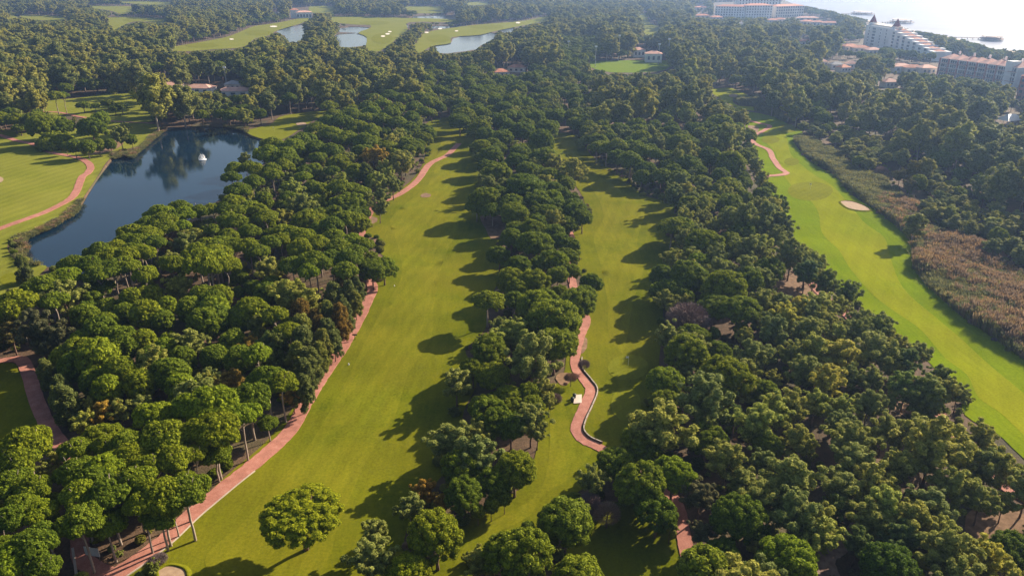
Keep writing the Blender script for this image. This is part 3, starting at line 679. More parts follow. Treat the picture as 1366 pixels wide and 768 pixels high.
# ------------------------------------------------------------------ where the trees stand
Z = 4.517
TILES = {
(0, 598, Z): "110,60,230,t 60,200,220,t 200,230,200,t 60,400,230,t 240,370,180,t 270,120,110,p 190,560,290,t 80,640,250,t 250,700,200,t 20,560,150,t 450,130,220,t 620,110,240,t 780,40,220,t 480,270,230,t 650,270,250,t 800,200,240,t 900,110,200,t 1040,60,220,t 1170,30,140,t 960,270,250,t 1110,230,260,t 480,430,260,t 680,450,215,ty@705,695 985,395,230,t@1015,625 1090,330,150,t@1080,540 1150,190,180,t@1150,450 1270,40,180,t@1325,220 20,720,200,t 130,330,200,t 560,190,200,t 850,330,200,t 330,60,130,p",
(270, 598, Z): "612,375,475,uy@628,608 1040,500,190,p 1020,650,250,p 1240,720,260,uy",
(540, 598, Z): "340,90,245,u 520,190,225,u 660,110,270,u 350,270,235,u 110,230,150,pr 230,290,130,pr 190,510,345,u 30,350,150,p 690,640,370,u 470,680,200,p 965,430,325,u 1040,760,310,uy 1270,90,210,u 600,300,90,b 520,340,90,b 440,370,80,b 420,30,270,p 1130,200,180,p 1110,340,150,d 1220,390,170,d 880,560,90,b 60,745,230,uy",
(810, 598, Z): "60,90,190,u 200,210,310,u 395,170,260,u 300,380,230,ud 380,470,100,p 220,30,180,u 560,290,200,o 570,500,140,o 800,190,170,p 720,60,240,p 800,400,330,u 1090,200,340,p 1130,400,310,p 1270,510,260,p 1080,660,340,u 580,735,290,by 690,620,200,ud 960,60,200,p 900,560,150,p",
(1066, 598, Z): "330,60,220,p 450,190,260,p 620,90,240,p 230,160,160,p 500,340,270,p 430,420,230,p 780,330,260,p 690,420,260,p 560,710,350,ud 900,640,320,p 1150,670,270,py 1290,600,250,ud 950,220,240,py 1130,110,240,p@1105,235 1000,60,200,p 1250,120,200,p 1100,300,200,p 1240,320,150,p 120,430,220,p 880,480,210,p 1335,720,130,u 620,550,200,pd 350,560,180,pd 220,330,180,pd",
(0, 430, Z): "60,50,170,o 230,30,270,o 370,100,190,o 250,150,120,o 600,60,190,b 740,130,200,b 480,180,170,b 380,210,160,b 450,270,170,b 600,210,230,b 720,300,200,b 560,360,150,b 650,410,170,b 840,370,170,b 870,130,150,b 920,210,160,b 1010,160,140,b 1100,210,160,b 1290,210,150,b 1020,300,200,b 1090,390,170,b 1240,360,150,p 300,310,110,c 400,470,150,c 365,400,110,c 610,540,150,pr 490,600,150,p 720,520,150,p 560,500,110,p 690,660,100,b 590,680,110,b 780,70,70,pr 930,570,240,t 850,500,130,p 1000,690,280,t 1250,520,320,t 1280,650,260,t 150,720,300,t 640,730,150,t 770,730,200,t 450,750,170,t 1050,520,100,pr 500,120,150,b 330,460,90,c",
(270, 430, Z): "180,110,140,b 70,200,150,b 230,230,160,b 300,130,130,pr 160,360,140,pr 30,350,140,p 380,320,190,t 520,345,190,t@505,605 290,450,250,t@318,715 70,480,250,t 420,600,110,t@410,720 230,560,200,t 520,30,160,t 400,120,150,pd 600,60,150,c 690,50,110,cr 590,160,150,c 560,250,140,c 640,250,140,c 720,130,120,c 790,110,110,c 760,60,130,c 820,20,100,cr 690,200,110,c 600,420,130,c 540,440,120,pr 630,330,120,c 470,170,140,cd 330,60,120,c 420,220,150,pd",
(540, 430, Z): "510,160,225,u 410,270,165,u 310,340,200,p 530,310,190,u 640,80,210,p 900,120,280,u 950,30,200,u 760,220,310,p 480,490,180,u 620,430,160,u 750,420,145,u 650,490,150,u 770,490,150,u 520,560,250,u 640,620,200,u 760,590,220,p 830,400,130,p 440,660,170,p 270,700,250,p 1080,240,75,d 1000,330,75,d 580,30,120,p 870,470,100,p 800,660,120,p",
(810, 430, Z): "500,60,160,u 570,80,125,u 645,60,75,b 480,170,270,u 670,170,160,u 810,80,120,p 350,340,225,u 490,310,140,p 720,310,300,u 350,480,170,u 600,480,330,p 820,400,160,p 950,400,170,u 1000,520,240,p 1000,340,100,p 340,620,340,py 200,710,210,u 600,690,225,u 970,720,170,u 1150,700,200,p 1000,60,190,p 960,200,130,p 1120,190,180,p 1190,70,190,p 1180,300,190,p 770,560,150,pd",
(1066, 430, Z): "60,60,180,p 100,180,200,p 240,80,160,p 270,200,200,py 360,60,170,p 480,40,160,pd 480,160,230,p 640,230,180,pd 720,190,140,p 560,270,130,p 600,140,150,p 840,310,150,pd 60,300,180,p 180,350,220,py 320,330,150,p 430,330,170,p 100,470,180,p 270,500,180,p 420,480,180,p 650,370,200,pd@612,530 760,410,220,pd@700,560 900,490,230,pd@750,580 880,400,170,p 960,430,130,p 520,620,220,p 700,640,240,p 300,680,250,p 950,720,180,p 1100,700,200,p 40,720,150,p 420,700,150,p 560,470,120,p 840,680,140,p",
(0, 270, Z): "240,490,180,t 330,460,150,t 90,590,230,t 440,370,170,t 400,440,160,t 540,370,170,t 590,420,160,t 680,390,170,t 740,370,180,t 560,500,170,t@615,630 660,330,160,t 760,320,160,t 600,290,150,t 690,270,140,t 790,280,140,t 860,290,140,t 830,220,150,t 760,220,140,t 790,170,150,t 880,180,150,t 890,120,150,t 980,110,160,t 960,60,160,t 1040,70,140,t 1010,140,130,t 1110,60,130,t 1100,130,110,t 1080,20,120,t 1200,40,130,t 930,230,140,t 160,410,95,c@160,485 1000,250,120,pr 1050,200,100,d 1240,360,250,t 1290,300,200,t 1190,290,170,t 1250,260,170,t 1330,240,150,t 1020,350,140,p 540,660,110,b 660,640,130,b 800,600,150,b 900,570,150,b 880,680,180,b 1010,640,120,b 980,720,140,b 1160,640,160,b 1220,570,140,b 1280,640,170,b 1330,570,140,b 1230,720,200,b 750,680,130,b 890,490,70,b 1170,200,110,b 1260,170,100,b 1200,140,90,p 640,730,140,b 1130,210,90,p",
(270, 270, Z): "50,380,200,t 140,370,160,t 90,270,160,t 190,260,150,t 160,200,130,t 280,260,140,t 280,170,130,t 340,290,120,t 400,240,130,t 470,220,120,t 540,180,130,t 600,190,130,t 600,270,150,t 540,360,150,t 680,350,180,t 780,330,160,t 700,250,150,t 790,210,150,t 820,260,150,t 900,230,140,t 960,250,130,t 870,330,160,t 920,290,130,t 640,120,180,u 720,90,150,u 830,130,130,u 800,70,150,u 930,120,140,u 880,60,150,u 950,60,120,u 820,20,160,u 900,10,150,u 720,170,150,u 1020,400,160,u 1110,380,155,u@1100,495 1010,340,110,u 960,470,80,d 540,30,150,p 600,20,160,p 330,80,140,b 290,30,120,p 470,90,120,p 140,30,130,t 210,40,120,t 60,30,120,t 1075,25,110,p@1072,130 870,450,120,c 850,500,120,cr 790,560,130,c 880,560,110,c 920,520,100,c 920,600,90,c 600,680,130,cr 680,710,110,cr 760,680,120,c 830,700,120,cr 870,680,110,c 300,650,200,b 230,680,160,b 60,620,160,b 90,700,170,b 520,740,110,b 30,580,120,b 400,690,90,b 220,540,70,b 860,400,150,t 640,400,140,t",
(540, 270, Z): "430,30,120,t@435,120 530,40,130,t@530,150 660,70,165,u 640,20,150,u 800,60,120,u 870,60,140,u 980,120,150,u@965,205 1070,90,120,u 1030,50,160,u 900,20,140,u 790,130,150,u 770,170,160,u 700,180,130,u 660,160,110,u 640,210,140,u 890,190,130,u 780,250,195,u 930,250,130,u 570,300,140,u 680,370,160,u 810,370,120,u 900,340,150,u 980,320,130,u 640,450,190,u 770,460,200,u 680,510,160,u 920,440,130,u 1005,410,120,u@990,495 1125,475,135,u 850,570,150,u 930,530,100,u 1035,600,215,u 1090,540,130,u 515,590,190,t@500,760 690,590,160,t@660,690 900,700,310,u 580,740,100,p 680,745,130,p 1000,260,110,u",
(810, 270, Z): "390,130,160,t@380,275 510,130,180,t@430,265 590,230,200,u 750,215,140,u 760,280,130,u 630,130,110,p 560,340,150,u 500,430,225,u 690,390,155,u 330,430,150,u 410,520,240,t@385,640 400,330,130,p 700,510,260,u 850,470,180,u 970,390,170,u 860,360,120,p 640,620,205,u 790,650,225,u 490,700,260,d 510,755,90,u 810,755,80,u 840,110,200,p 950,90,200,p 1000,40,180,p 1060,130,150,p 940,150,150,p 850,270,180,p 930,270,160,p 1020,200,140,p 960,480,130,p 1090,280,170,p@1085,470 1150,300,150,p 1250,350,150,p 1190,410,150,pd@1170,585 1080,350,120,p 1330,480,160,pd 1250,430,120,p 940,610,180,p 1030,620,160,p 1280,620,180,p 1160,660,180,py 1070,700,200,py 970,730,150,p 1290,720,160,p 750,100,150,p 820,170,150,u 360,600,130,p 470,600,100,p",
(1066, 270, Z): "40,390,150,p 170,480,130,pd 310,545,180,pd 130,610,150,p 230,620,150,p 60,680,180,p 480,730,160,p 400,700,120,p 320,720,130,p 200,720,150,p 705,125,115,e@675,240",
(300, 110, Z): "270,430,170,t 350,430,170,t 290,370,150,t 400,380,150,t 470,340,150,t 550,380,120,t 350,500,130,t 280,520,120,t 150,510,120,t 200,530,110,t 60,510,110,t 170,600,120,t 80,640,150,t 40,570,110,t 50,720,150,t 140,740,120,t 250,670,90,p 120,460,80,p 690,490,150,u 790,540,140,u 620,560,100,p 390,590,120,p 420,650,150,p 900,460,150,pr 860,560,90,c 920,600,130,p 1010,610,120,p 1060,480,160,p 980,400,130,u 1080,370,110,u 1170,365,88,u@1165,440 1215,295,105,u@1215,345 970,300,100,u 1070,310,110,u 1110,280,130,u 760,640,150,u 820,660,130,u 740,720,200,u 860,700,100,p 620,640,90,p 680,650,80,pr 470,740,150,p 940,680,100,p 450,520,90,p 640,300,140,t 560,280,130,t 740,330,150,t 840,350,140,t 700,230,130,t 800,260,130,t 620,230,120,t 880,280,110,t 760,190,110,t 860,210,110,t 950,220,110,t 1040,230,110,t 860,140,110,t 950,120,110,t 1040,150,110,t 1120,200,110,t 1140,140,110,t 1200,170,100,t 1080,90,110,t 990,70,110,t 1170,80,110,t 1230,110,100,t 900,90,100,t 1000,180,110,t 830,430,130,u 640,400,120,t 480,420,130,p 900,370,130,u",
(560, 110, Z): "365,380,120,u 480,395,90,u 430,440,140,u 460,540,165,u 590,470,140,u 650,520,130,u 610,400,120,u 660,400,110,u 730,350,160,u 620,290,150,u 500,330,130,u 495,235,130,u 360,265,130,u 330,300,90,u 400,320,110,u 700,220,130,u 580,210,100,u 760,270,150,u 390,190,110,u 330,170,100,u 260,190,130,u 240,230,120,u 430,170,90,u 510,155,110,u 570,140,100,u 380,105,95,u 430,85,100,u 320,80,110,u 420,45,90,u 590,50,100,u 650,120,90,u 770,60,90,u 810,110,90,p 740,130,90,u 690,90,80,u 820,200,110,u 920,200,100,u 990,220,90,u 950,130,100,u 1060,150,80,u 1000,100,80,u 1160,170,90,u 1080,90,90,u 1010,290,95,u 1110,290,95,u 1200,280,100,u 1010,345,100,t@1000,400 1065,385,90,t@1060,495 1130,395,100,t@1120,510 1190,370,100,t 1265,460,150,t@1260,590 1330,570,110,t@1330,650 740,450,150,u 800,480,120,p 930,530,150,p 780,550,120,u 700,530,100,u 885,605,110,u 620,590,170,u 640,630,220,u 800,640,130,u 860,660,100,u 700,700,180,u 560,720,170,u 390,690,190,u 420,620,120,p 380,570,80,p 930,740,140,u 830,740,130,u 910,690,90,u 1250,320,100,p 1290,250,100,u 50,300,95,u",
(820, 110, Z): "170,400,130,t 165,570,110,u@160,650 280,560,120,u 250,420,100,t 330,450,110,u 450,490,140,u 510,540,110,u 530,600,120,u 390,570,120,u 390,610,130,p 420,660,130,p 450,420,150,p 640,560,120,u 680,520,120,u 710,480,170,u 790,450,110,u 690,340,200,p 800,310,110,u 630,300,120,u 500,280,110,u 400,330,110,u 340,300,100,u 240,190,70,u 300,220,90,u 340,270,100,u 460,210,80,u 630,240,150,u 580,270,120,u 710,215,85,u 745,170,60,u 780,232,55,u 740,270,80,u 600,400,140,p 560,360,100,p 690,640,170,u 690,610,110,u 780,600,110,u 770,560,90,u 890,660,110,u 930,630,90,u 980,725,130,u 580,710,150,u 690,720,150,u 780,690,120,u 860,740,140,p 880,580,90,p 850,500,90,p 160,330,120,u 270,360,110,p 180,290,90,u 130,250,100,u 40,280,90,u 90,360,90,u 40,400,100,u",
(0, 60, 5.254): "320,670,220,t@395,725 280,560,200,u 430,570,160,u 360,540,150,u 640,570,190,u 700,510,130,u 840,630,130,p 870,580,80,p 140,590,100,u@155,640 590,430,90,u@595,480 670,435,70,u@672,470 765,410,85,u@765,460 805,450,75,u@815,495 855,425,80,u@862,490 1070,380,240,e 1270,390,180,e 400,350,110,t@415,490 480,350,80,t@470,480 900,260,200,e@875,330 170,420,90,t@190,520 520,710,90,b 610,710,100,b 690,700,80,b 770,690,80,b 920,660,70,b 460,710,60,b",
(1066, 110, Z): "670,545,80,y 610,555,90,o 670,610,90,o 500,530,80,d 620,450,80,e 770,510,90,e 720,600,90,b",
}
TINTS = {'': (1.0, 1.0, 1.0), 'y': (1.35, 1.22, .95), 'd': (.62, .74, .75), 'r': (1.15, .72, .62)}
TREES = []            # x, y, width, height, crown height, kind, tint
for (ox, oy, zs), text in TILES.items():
    for item in text.split():
        base = None
        if '@' in item: item, base = item.split('@')
        zx, zy, zw, code = item.split(','); kind, tint = code[0], code[1:]
        px, py, wp = ox + float(zx)/zs, oy + float(zy)/zs, float(zw)/zs
        chf, hf = SPEC[kind][:2]
        if base:
            bx, by = (float(c) for c in base.split(',')); x, y = gnd(ox + bx/zs, oy + by/zs)
            u, f, wv = ray(px, py); t = y/f; hc = CAM_H + wv*t
            w = wp*(y*CP + (CAM_H - hc)*SP)/F_PX; fl = .52 if (kind == 'u' and wp > 80) else 1.0; h = hc + chf(w)*fl*.5
        else:
            hc = 6.0
            for _ in range(5):
                x, y = gnd(px, py, hc); w = wp*(y*CP + (CAM_H - hc)*SP)/F_PX; h = hf(w); hc = h - chf(w)*.5
        ch = chf(w)*(fl if base else 1.0)
        TREES.append([x, y, w, h, ch, kind, tint, True])

# fill the rest of the woods
rng = np.random.default_rng(11)
def zone_mix(px, py, d):
    """shares of (u, t, b, p, e) for a wood seen at this place"""
    if d > 900: return (.42, .0, .0, .10, .48)
    if px > 1000 and py < 360: return (.20, .0, .0, .10, .70) if py > 125 else (.5, 0, 0, .1, .4)
    if py < 165 and px < 560:
        if 150 < px < 430 and 8 < py < 58: return (.8, 0, 0, .05, .15)
        return (.10, .04, 0, .12, .74)
    if px > 880 and py > 250: return (.10, 0, .05, .85, 0)
    if px < 560 and py > 225: return (.05, .25, .45, .25, 0)
    if 560 <= px < 740 and py < 100: return (.25, 0, 0, .05, .70)
    if px > 800 and py < 180: return (.35, 0, 0, .15, .50)
    return (.84, .02, 0, .14, 0)
cand = []
for ylo, yhi, s in ((55, 260, 5.4), (260, 480, 6.8), (480, 900, 9.6), (900, 1500, 12.0), (1500, 2900, 14.0)):
    ym = yhi*.86 + 45
    gx, gy = np.meshgrid(np.arange(-ym, ym, s), np.arange(ylo, yhi, s))
    gx[1::2] += s/2
    gx = gx + rng.uniform(-.38, .38, gx.shape)*s; gy = gy + rng.uniform(-.38, .38, gy.shape)*s
    k = np.abs(gx) < gy*.86 + 45
    cand.append(np.column_stack([gx[k], gy[k], np.full(k.sum(), s)]))
cand = np.concatenate(cand)
shore_w = [gnd(*p) for p in SHORE] + [(9000, 300), (9000, 12000), (1500, 4000)]
cand = cand[~inside(cand[:, 0], cand[:, 1], grow(shore_w, 14))]
cx, cy, _ = proj(cand[:, 0], cand[:, 1], 0.0)
kinds, ws = [], []
for (x, y, s), px, py in zip(cand, cx, cy):
    m = zone_mix(px, py, y); q = rng.uniform()*sum(m); i = 0
    while i < 4 and q > m[i]: q -= m[i]; i += 1
    k = 'utbpe'[i]; kinds.append(k)
    base = rng.uniform(.85, 1.12)*{'u': 8.2, 't': 7.2, 'b': 5.5, 'p': 7.8, 'e': 11.0}[k]*(1.0 if y < 480 else 1.12 if y < 900 else 1.3)
    ws.append(base*rng.uniform(.78, 1.22))
kinds = np.array(kinds); ws = np.array(ws)
hs = np.array([SPEC[k][1](w) for k, w in zip(kinds, ws)]); chs = np.array([SPEC[k][0](w) for k, w in zip(kinds, ws)])
hs *= np.where(cand[:, 1] > 900, .8, 1.0)
keep = np.ones(len(cand), bool)
for q in smooth_open([gnd(*p) for p in REEDS[1:12]], 5):          # only low growth on the sunny side of the reed bed
    m = np.hypot(cand[:, 0] - q[0] - 9, cand[:, 1] - q[1] - 8) < 17
    hs[m] = np.minimum(hs[m], 6.5); ws[m] = np.minimum(ws[m], 6.0); chs[m] = np.minimum(chs[m], 5.8)
X, Y = cand[:, 0], cand[:, 1]
tests = [(0, 0.0), (0, .25), (0, .5), (0, .75), (0, .97), (-.42, .7), (.42, .7), (-.3, .45), (.3, .45), (-.25, .92), (.25, .92)]
for poly in OPEN_PX:
    pa = np.array(poly); x0, y0 = pa.min(0); x1, y1 = pa.max(0)
    near = keep & (cx > x0 - 60) & (cx < x1 + 60) & (cy > y0 - 5) & (cy < y1 + 120)
    idx = np.where(near)[0]
    def hits(ix):
        r = np.zeros(len(ix), bool)
        for dx, fz in tests:
            a, b, _ = proj(X[ix] + dx*ws[ix], Y[ix], hs[ix]*fz); r |= inside(a, b, poly)
        return r
    bad = idx[hits(idx)]
    far_bad = bad[Y[bad] > 300]; near_bad = bad[Y[bad] <= 300]; keep[near_bad] = False
    for shrink in (.72, .6):                     # lower trees where a full-grown one would hide what is seen behind
        if len(far_bad):
            ws[far_bad] *= shrink; hs[far_bad] *= shrink; chs[far_bad] *= shrink
            far_bad = far_bad[hits(far_bad)]
    keep[far_bad] = False
for n, (pp, wd) in PATHS.items():
    a = np.array(smooth_open([gnd(*p) for p in pp], 5))
    idx = np.where(keep & (Y < 420))[0]
    for q in a: keep[idx[np.hypot(X[idx] - q[0], Y[idx] - q[1]) < wd*.5 + 1.6]] = False
ex = np.array([(t[0], t[1], t[2]) for t in TREES])
idx = np.where(keep & (Y < 520))[0]
for i in idx:
    d = np.hypot(ex[:, 0] - X[i], ex[:, 1] - Y[i])
    if (d < (.34 if kinds[i] == 'p' else .42)*(ex[:, 2] + ws[i])).any(): keep[i] = False
near_i = np.where(keep & (Y < 640))[0]; rng.shuffle(near_i); ok = []
for i in near_i:                                # crowns may touch but not swallow one another
    if len(ok):
        a = np.array(ok); d = np.hypot(X[a] - X[i], Y[a] - Y[i])
        if (d < (.34 if kinds[i] == 'p' else .40)*(ws[a] + ws[i])).any(): keep[i] = False; continue
    ok.append(i)
for i in np.where(keep)[0]:
    TREES.append([X[i], Y[i], ws[i], hs[i], chs[i], kinds[i], '', False])

KIND_NAME = {'u': 'umbrella_pine', 't': 'tall_pine', 'b': 'young_pine', 'p': 'aleppo_pine', 'o': 'olive_tree', 'e': 'eucalyptus_tree', 'c': 'cypress_tree', 'd': 'bare_tree', 'y': 'autumn_poplar'}
def zone(px, py):
    """name of the wood a tree stands in, for its label"""
    if py < 118: return 'the distant woods beyond the lake' if px < 560 else 'the distant woods below the hotels' if px > 930 else 'the sports pitch woods'
    if px < 215 and py < 215: return 'the lawn beside the lake'
    if px < 560 and py < 165: return 'the tall wood behind the lake'
    if px > 1005 and py < 345: return 'the wood beyond the reed bed'
    if px > 900 and py < 190: return 'the wood beside the far third fairway'
    if px < 110 and py > 590: return 'the bottom left grove'
    if px < 330 and py > 565: return 'the grove beside the lower red path'
    if px < 470 and py > 520: return 'the lower path edge'
    lake_line = 400 - (px - 60)*.53
    if px < 350 and py < lake_line + 22: return 'the pine row along the lake'
    if px < 300: return 'the young thicket below the lake row' if py > 400 else 'the thicket behind the lake row'
    if px < 560 and py < 260: return 'the pine ridge right of the lake'
    if px < 560: return 'the thicket left of the first fairway' if px < 400 else 'the edge along the first fairway'
    if px < 900 and py < 185: return 'the wood above the middle fairways'
    mid = 815 if py > 470 else 800
    if px < mid:
        return 'the lower middle belt' if py > 600 else 'the middle belt beside the walled path' if py > 450 else 'the central middle belt' if py > 300 else 'the upper middle belt'
    if py > 640: return 'the lower right pine wood' if px > 1060 else 'the wood below the walled path'
    if py > 480: return 'the right pine wood' if px > 1020 else 'the edge facing the putting green'
    if py > 340: return 'the wood left of the third fairway' if px > 1000 else 'the edge right of the second fairway'
    return 'the wood between second and third fairway'
ORD1 = 'zeroth first second third fourth fifth sixth seventh eighth ninth tenth eleventh twelfth thirteenth fourteenth fifteenth sixteenth seventeenth eighteenth nineteenth'.split()
TEN = ['', '', 'twenty', 'thirty', 'forty', 'fifty', 'sixty', 'seventy', 'eighty', 'ninety']
def ordinal(n):
    if n < 20: return ORD1[n]
    if n < 100: return TEN[n//10][:-1] + 'ieth' if n % 10 == 0 else TEN[n//10] + '-' + ORD1[n % 10]
    return '%d%s' % (n, 'th' if 10 <= n % 100 <= 20 else {1: 'st', 2: 'nd', 3: 'rd'}.get(n % 10, 'th'))
LOOK = {'u': 'rounded umbrella pine', 't': 'tall flat-topped pine', 'b': 'bushy young pine', 'p': 'feathery pine', 'o': 'pale olive tree', 'e': 'tall eucalyptus', 'c': 'narrow cypress', 'd': 'leafless grey-brown tree', 'y': 'yellow autumn poplar'}
TWORD = {'': '', 'y': 'bright ', 'd': 'dark ', 'r': 'browning '}
CAT = {'u': 'pine tree', 't': 'pine tree', 'b': 'pine tree', 'p': 'pine tree', 'o': 'olive tree', 'e': 'eucalyptus', 'c': 'cypress', 'd': 'bare tree', 'y': 'poplar'}
GROUP = {'u': 'umbrella pines of the golf course', 'p': 'feathery pines of the golf course', 'o': 'olive trees', 'e': 'eucalyptus trees', 'c': 'cypresses along the path edge', 'd': 'leafless trees', 'y': 'autumn poplars'}
GROUP['t'], GROUP['b'] = 'tall flat-topped pines', 'bushy young pines'
# in view and largest first
T = []
for t in TREES:
    x, y, w, h, ch, k, tint, ex_ = t
    px, py, d = (float(v) for v in proj(x, y, h - ch*.5))
    r = F_PX*w/d*.5
    seen = -r*.6 < px < 1366 + r*.6 and -r*.6 < py < 768 + r*.6
    T.append((seen, F_PX*w/d, px, py, t))
T.sort(key=lambda a: (not a[0], -a[1]))
count, single, rest = {}, [], {}
for seen, size, px, py, t in T:
    n = KIND_NAME[t[5]]; count[n] = count.get(n, 0)
    if seen and count[n] < 300: count[n] += 1; single.append((px, py, t))
    else: rest.setdefault(t[5], []).append(t)
tr_rng = random.Random(5)
per_zone = {}
single.sort(key=lambda a: -a[1])
for px, py, (x, y, w, h, ch, k, tint, ex_) in single:
    zn = zone(px, py); key = (zn, KIND_NAME[k], k, tint); per_zone[key] = per_zone.get(key, 0) + 1
    root = empty(KIND_NAME[k], (x, y, float(height(x, y))), tr_rng.uniform(0, 6.283))
    tag(root, '%s%s, %s from near end of %s' % (TWORD[tint], LOOK[k], ordinal(per_zone[key]), zn), CAT[k], GROUP[k])
    i = tr_rng.randrange(len(CROWNS[k])); me, top = FINE_CROWN if (k == 'u' and tint == 'y' and ch < .5*w) else CROWNS[k][i]
    c = add('crown', me, root); c.location = (0, 0, h - ch); c.scale = (w*tr_rng.uniform(.9, 1.12), w*tr_rng.uniform(.9, 1.12), ch/top*tr_rng.uniform(.92, 1.1)); c.rotation_euler = (tr_rng.uniform(-.07, .07), tr_rng.uniform(-.07, .07), 0)
    tc = TINTS[tint]; c.color = (*tc, 1)
    s = add('trunk', STEMS[k][i], root); s.scale = (w*.9, w*.9, h - ch*.45)
    if k == 't': s.scale = (w*.8 + 1.2, w*.8 + 1.2, h - ch*.45)

def scatter(name, label, rows, coll, nvar, seed, kind='stuff', idx=None):
    """one mass made of many copies of the shapes in a collection, standing on the given points"""
    r = np.random.default_rng(seed); a = np.array(rows, float)     # x, y, z, sx, sz
    me = bpy.data.meshes.new(name); me.vertices.add(len(a)); me.vertices.foreach_set('co', np.ascontiguousarray(a[:, :3], np.float32).ravel())
    at = me.attributes.new('size', 'FLOAT_VECTOR', 'POINT'); at.data.foreach_set('vector', np.ascontiguousarray(a[:, [3, 3, 4]], np.float32).ravel())
    at = me.attributes.new('turn', 'FLOAT_VECTOR', 'POINT'); rot = np.zeros((len(a), 3), np.float32); rot[:, 2] = r.uniform(0, 6.283, len(a)); at.data.foreach_set('vector', rot.ravel())
    at = me.attributes.new('shape', 'INT', 'POINT'); at.data.foreach_set('value', (r.integers(0, nvar, len(a)) if idx is None else np.asarray(idx)).astype(np.int32))
    ob = add(name, me); tag(ob, label, None, None, kind)
    ng = bpy.data.node_groups.new(name, 'GeometryNodeTree')
    ng.interface.new_socket('Geometry', in_out='INPUT', socket_type='NodeSocketGeometry'); ng.interface.new_socket('Geometry', in_out='OUTPUT', socket_type='NodeSocketGeometry')
    gi, go = ng.nodes.new('NodeGroupInput'), ng.nodes.new('NodeGroupOutput')
    ip = ng.nodes.new('GeometryNodeInstanceOnPoints'); ci = ng.nodes.new('GeometryNodeCollectionInfo')
    ci.inputs['Collection'].default_value = coll; ci.inputs['Separate Children'].default_value = True; ci.inputs['Reset Children'].default_value = True
    def attr(n, t):
        q = ng.nodes.new('GeometryNodeInputNamedAttribute'); q.data_type = t; q.inputs['Name'].default_value = n
        return next(o for o in q.outputs if o.name == 'Attribute' and o.enabled)
    L = ng.links.new
    e2r = ng.nodes.new('FunctionNodeEulerToRotation')
    L(gi.outputs[0], ip.inputs['Points']); L(ci.outputs[0], ip.inputs['Instance']); ip.inputs['Pick Instance'].default_value = True
    L(attr('shape', 'INT'), ip.inputs['Instance Index']); L(attr('turn', 'FLOAT_VECTOR'), e2r.inputs[0]); L(e2r.outputs[0], ip.inputs['Rotation']); L(attr('size', 'FLOAT_VECTOR'), ip.inputs['Scale'])
    L(ip.outputs[0], go.inputs[0])
    md = ob.modifiers.new('scatter', 'NODES'); md.node_group = ng
    return ob
WOODS = {'u': ('umbrella_pine_woods', 'mass of distant umbrella pines'), 'p': ('aleppo_pine_woods', 'mass of distant feathery pines'), 'e': ('eucalyptus_woods', 'mass of distant eucalyptus trees'), 't': ('tall_pine_woods', 'mass of distant tall pines'), 'b': ('young_pine_thicket', 'mass of young pines in the thicket')}
for k, ts in rest.items():
    if k not in WOODS: continue
    rows = [(t[0], t[1], float(height(t[0], t[1])), t[2], t[3]/(SPEC[k][1](7.0)/7.0)) for t in ts]
    scatter(WOODS[k][0], WOODS[k][1], rows, PROTO[k], SPEC[k][4], 31 + ord(k))
print('single trees', count, 'mass', {k: len(v) for k, v in rest.items()})
# ------------------------------------------------------------------ undergrowth and reeds
def shape_collection(name, meshes):
    c = bpy.data.collections.new(name)
    for i, me in enumerate(meshes): c.objects.link(bpy.data.objects.new('%s_%02d' % (name, i), me))
    return c
shrub_meshes = []
for i, (k, mt) in enumerate((('b', 'cypress'), ('b', 'aleppo'), ('o', 'cypress'), ('o', 'olive'), ('b', 'umbrella'), ('o', 'aleppo'), ('d', 'twig'))):
    me = CROWNS[k][i % len(CROWNS[k])][0].copy(); me.materials.clear(); me.materials.append(M[mt]); shrub_meshes.append(me)
shrubs = shape_collection('shrub', shrub_meshes)
def near_open(x, y, polys):
    a, b, _ = proj(x, y, 0.0); r = np.zeros(len(x), bool)
    for q in polys: r |= inside(a, b, q)
    return r
s = 3.4
gx, gy = np.meshgrid(np.arange(-330, 330, s), np.arange(58, 360, s)); gx = gx.ravel() + rng.uniform(-1.6, 1.6, gx.size); gy = gy.ravel() + rng.uniform(-1.6, 1.6, gy.size)
k = (np.abs(gx) < gy*.84 + 25)
patch = np.sin(gx*.11 + 1)*np.sin(gy*.09 + .5) + .5*np.sin(gx*.23 + gy*.19)
k &= rng.uniform(-1, 1.2, gx.size) < patch + .25
gx, gy = gx[k], gy[k]
k = ~near_open(gx, gy, [FAIR_A, FAIR_B, GRASS_B2, FAIR_C, FAIR_C_TOP, LAWN_D, LAWN_D3, POINT_G, LAWN_L, LAKE, REEDS] + CLEARINGS)
for n, (pp, wd) in PATHS.items():
    for q in smooth_open([gnd(*p) for p in pp], 5): k &= np.hypot(gx - q[0], gy - q[1]) > wd*.5 + 1.1
gx, gy = gx[k], gy[k]
sz = rng.uniform(.9, 2.6, len(gx))
scatter('undergrowth', 'low scrub and dry bushes under the trees', np.column_stack([gx, gy, height(gx, gy) - .1, sz, sz*rng.uniform(.5, .85, len(gx))]), shrubs, len(shrub_meshes), 77)

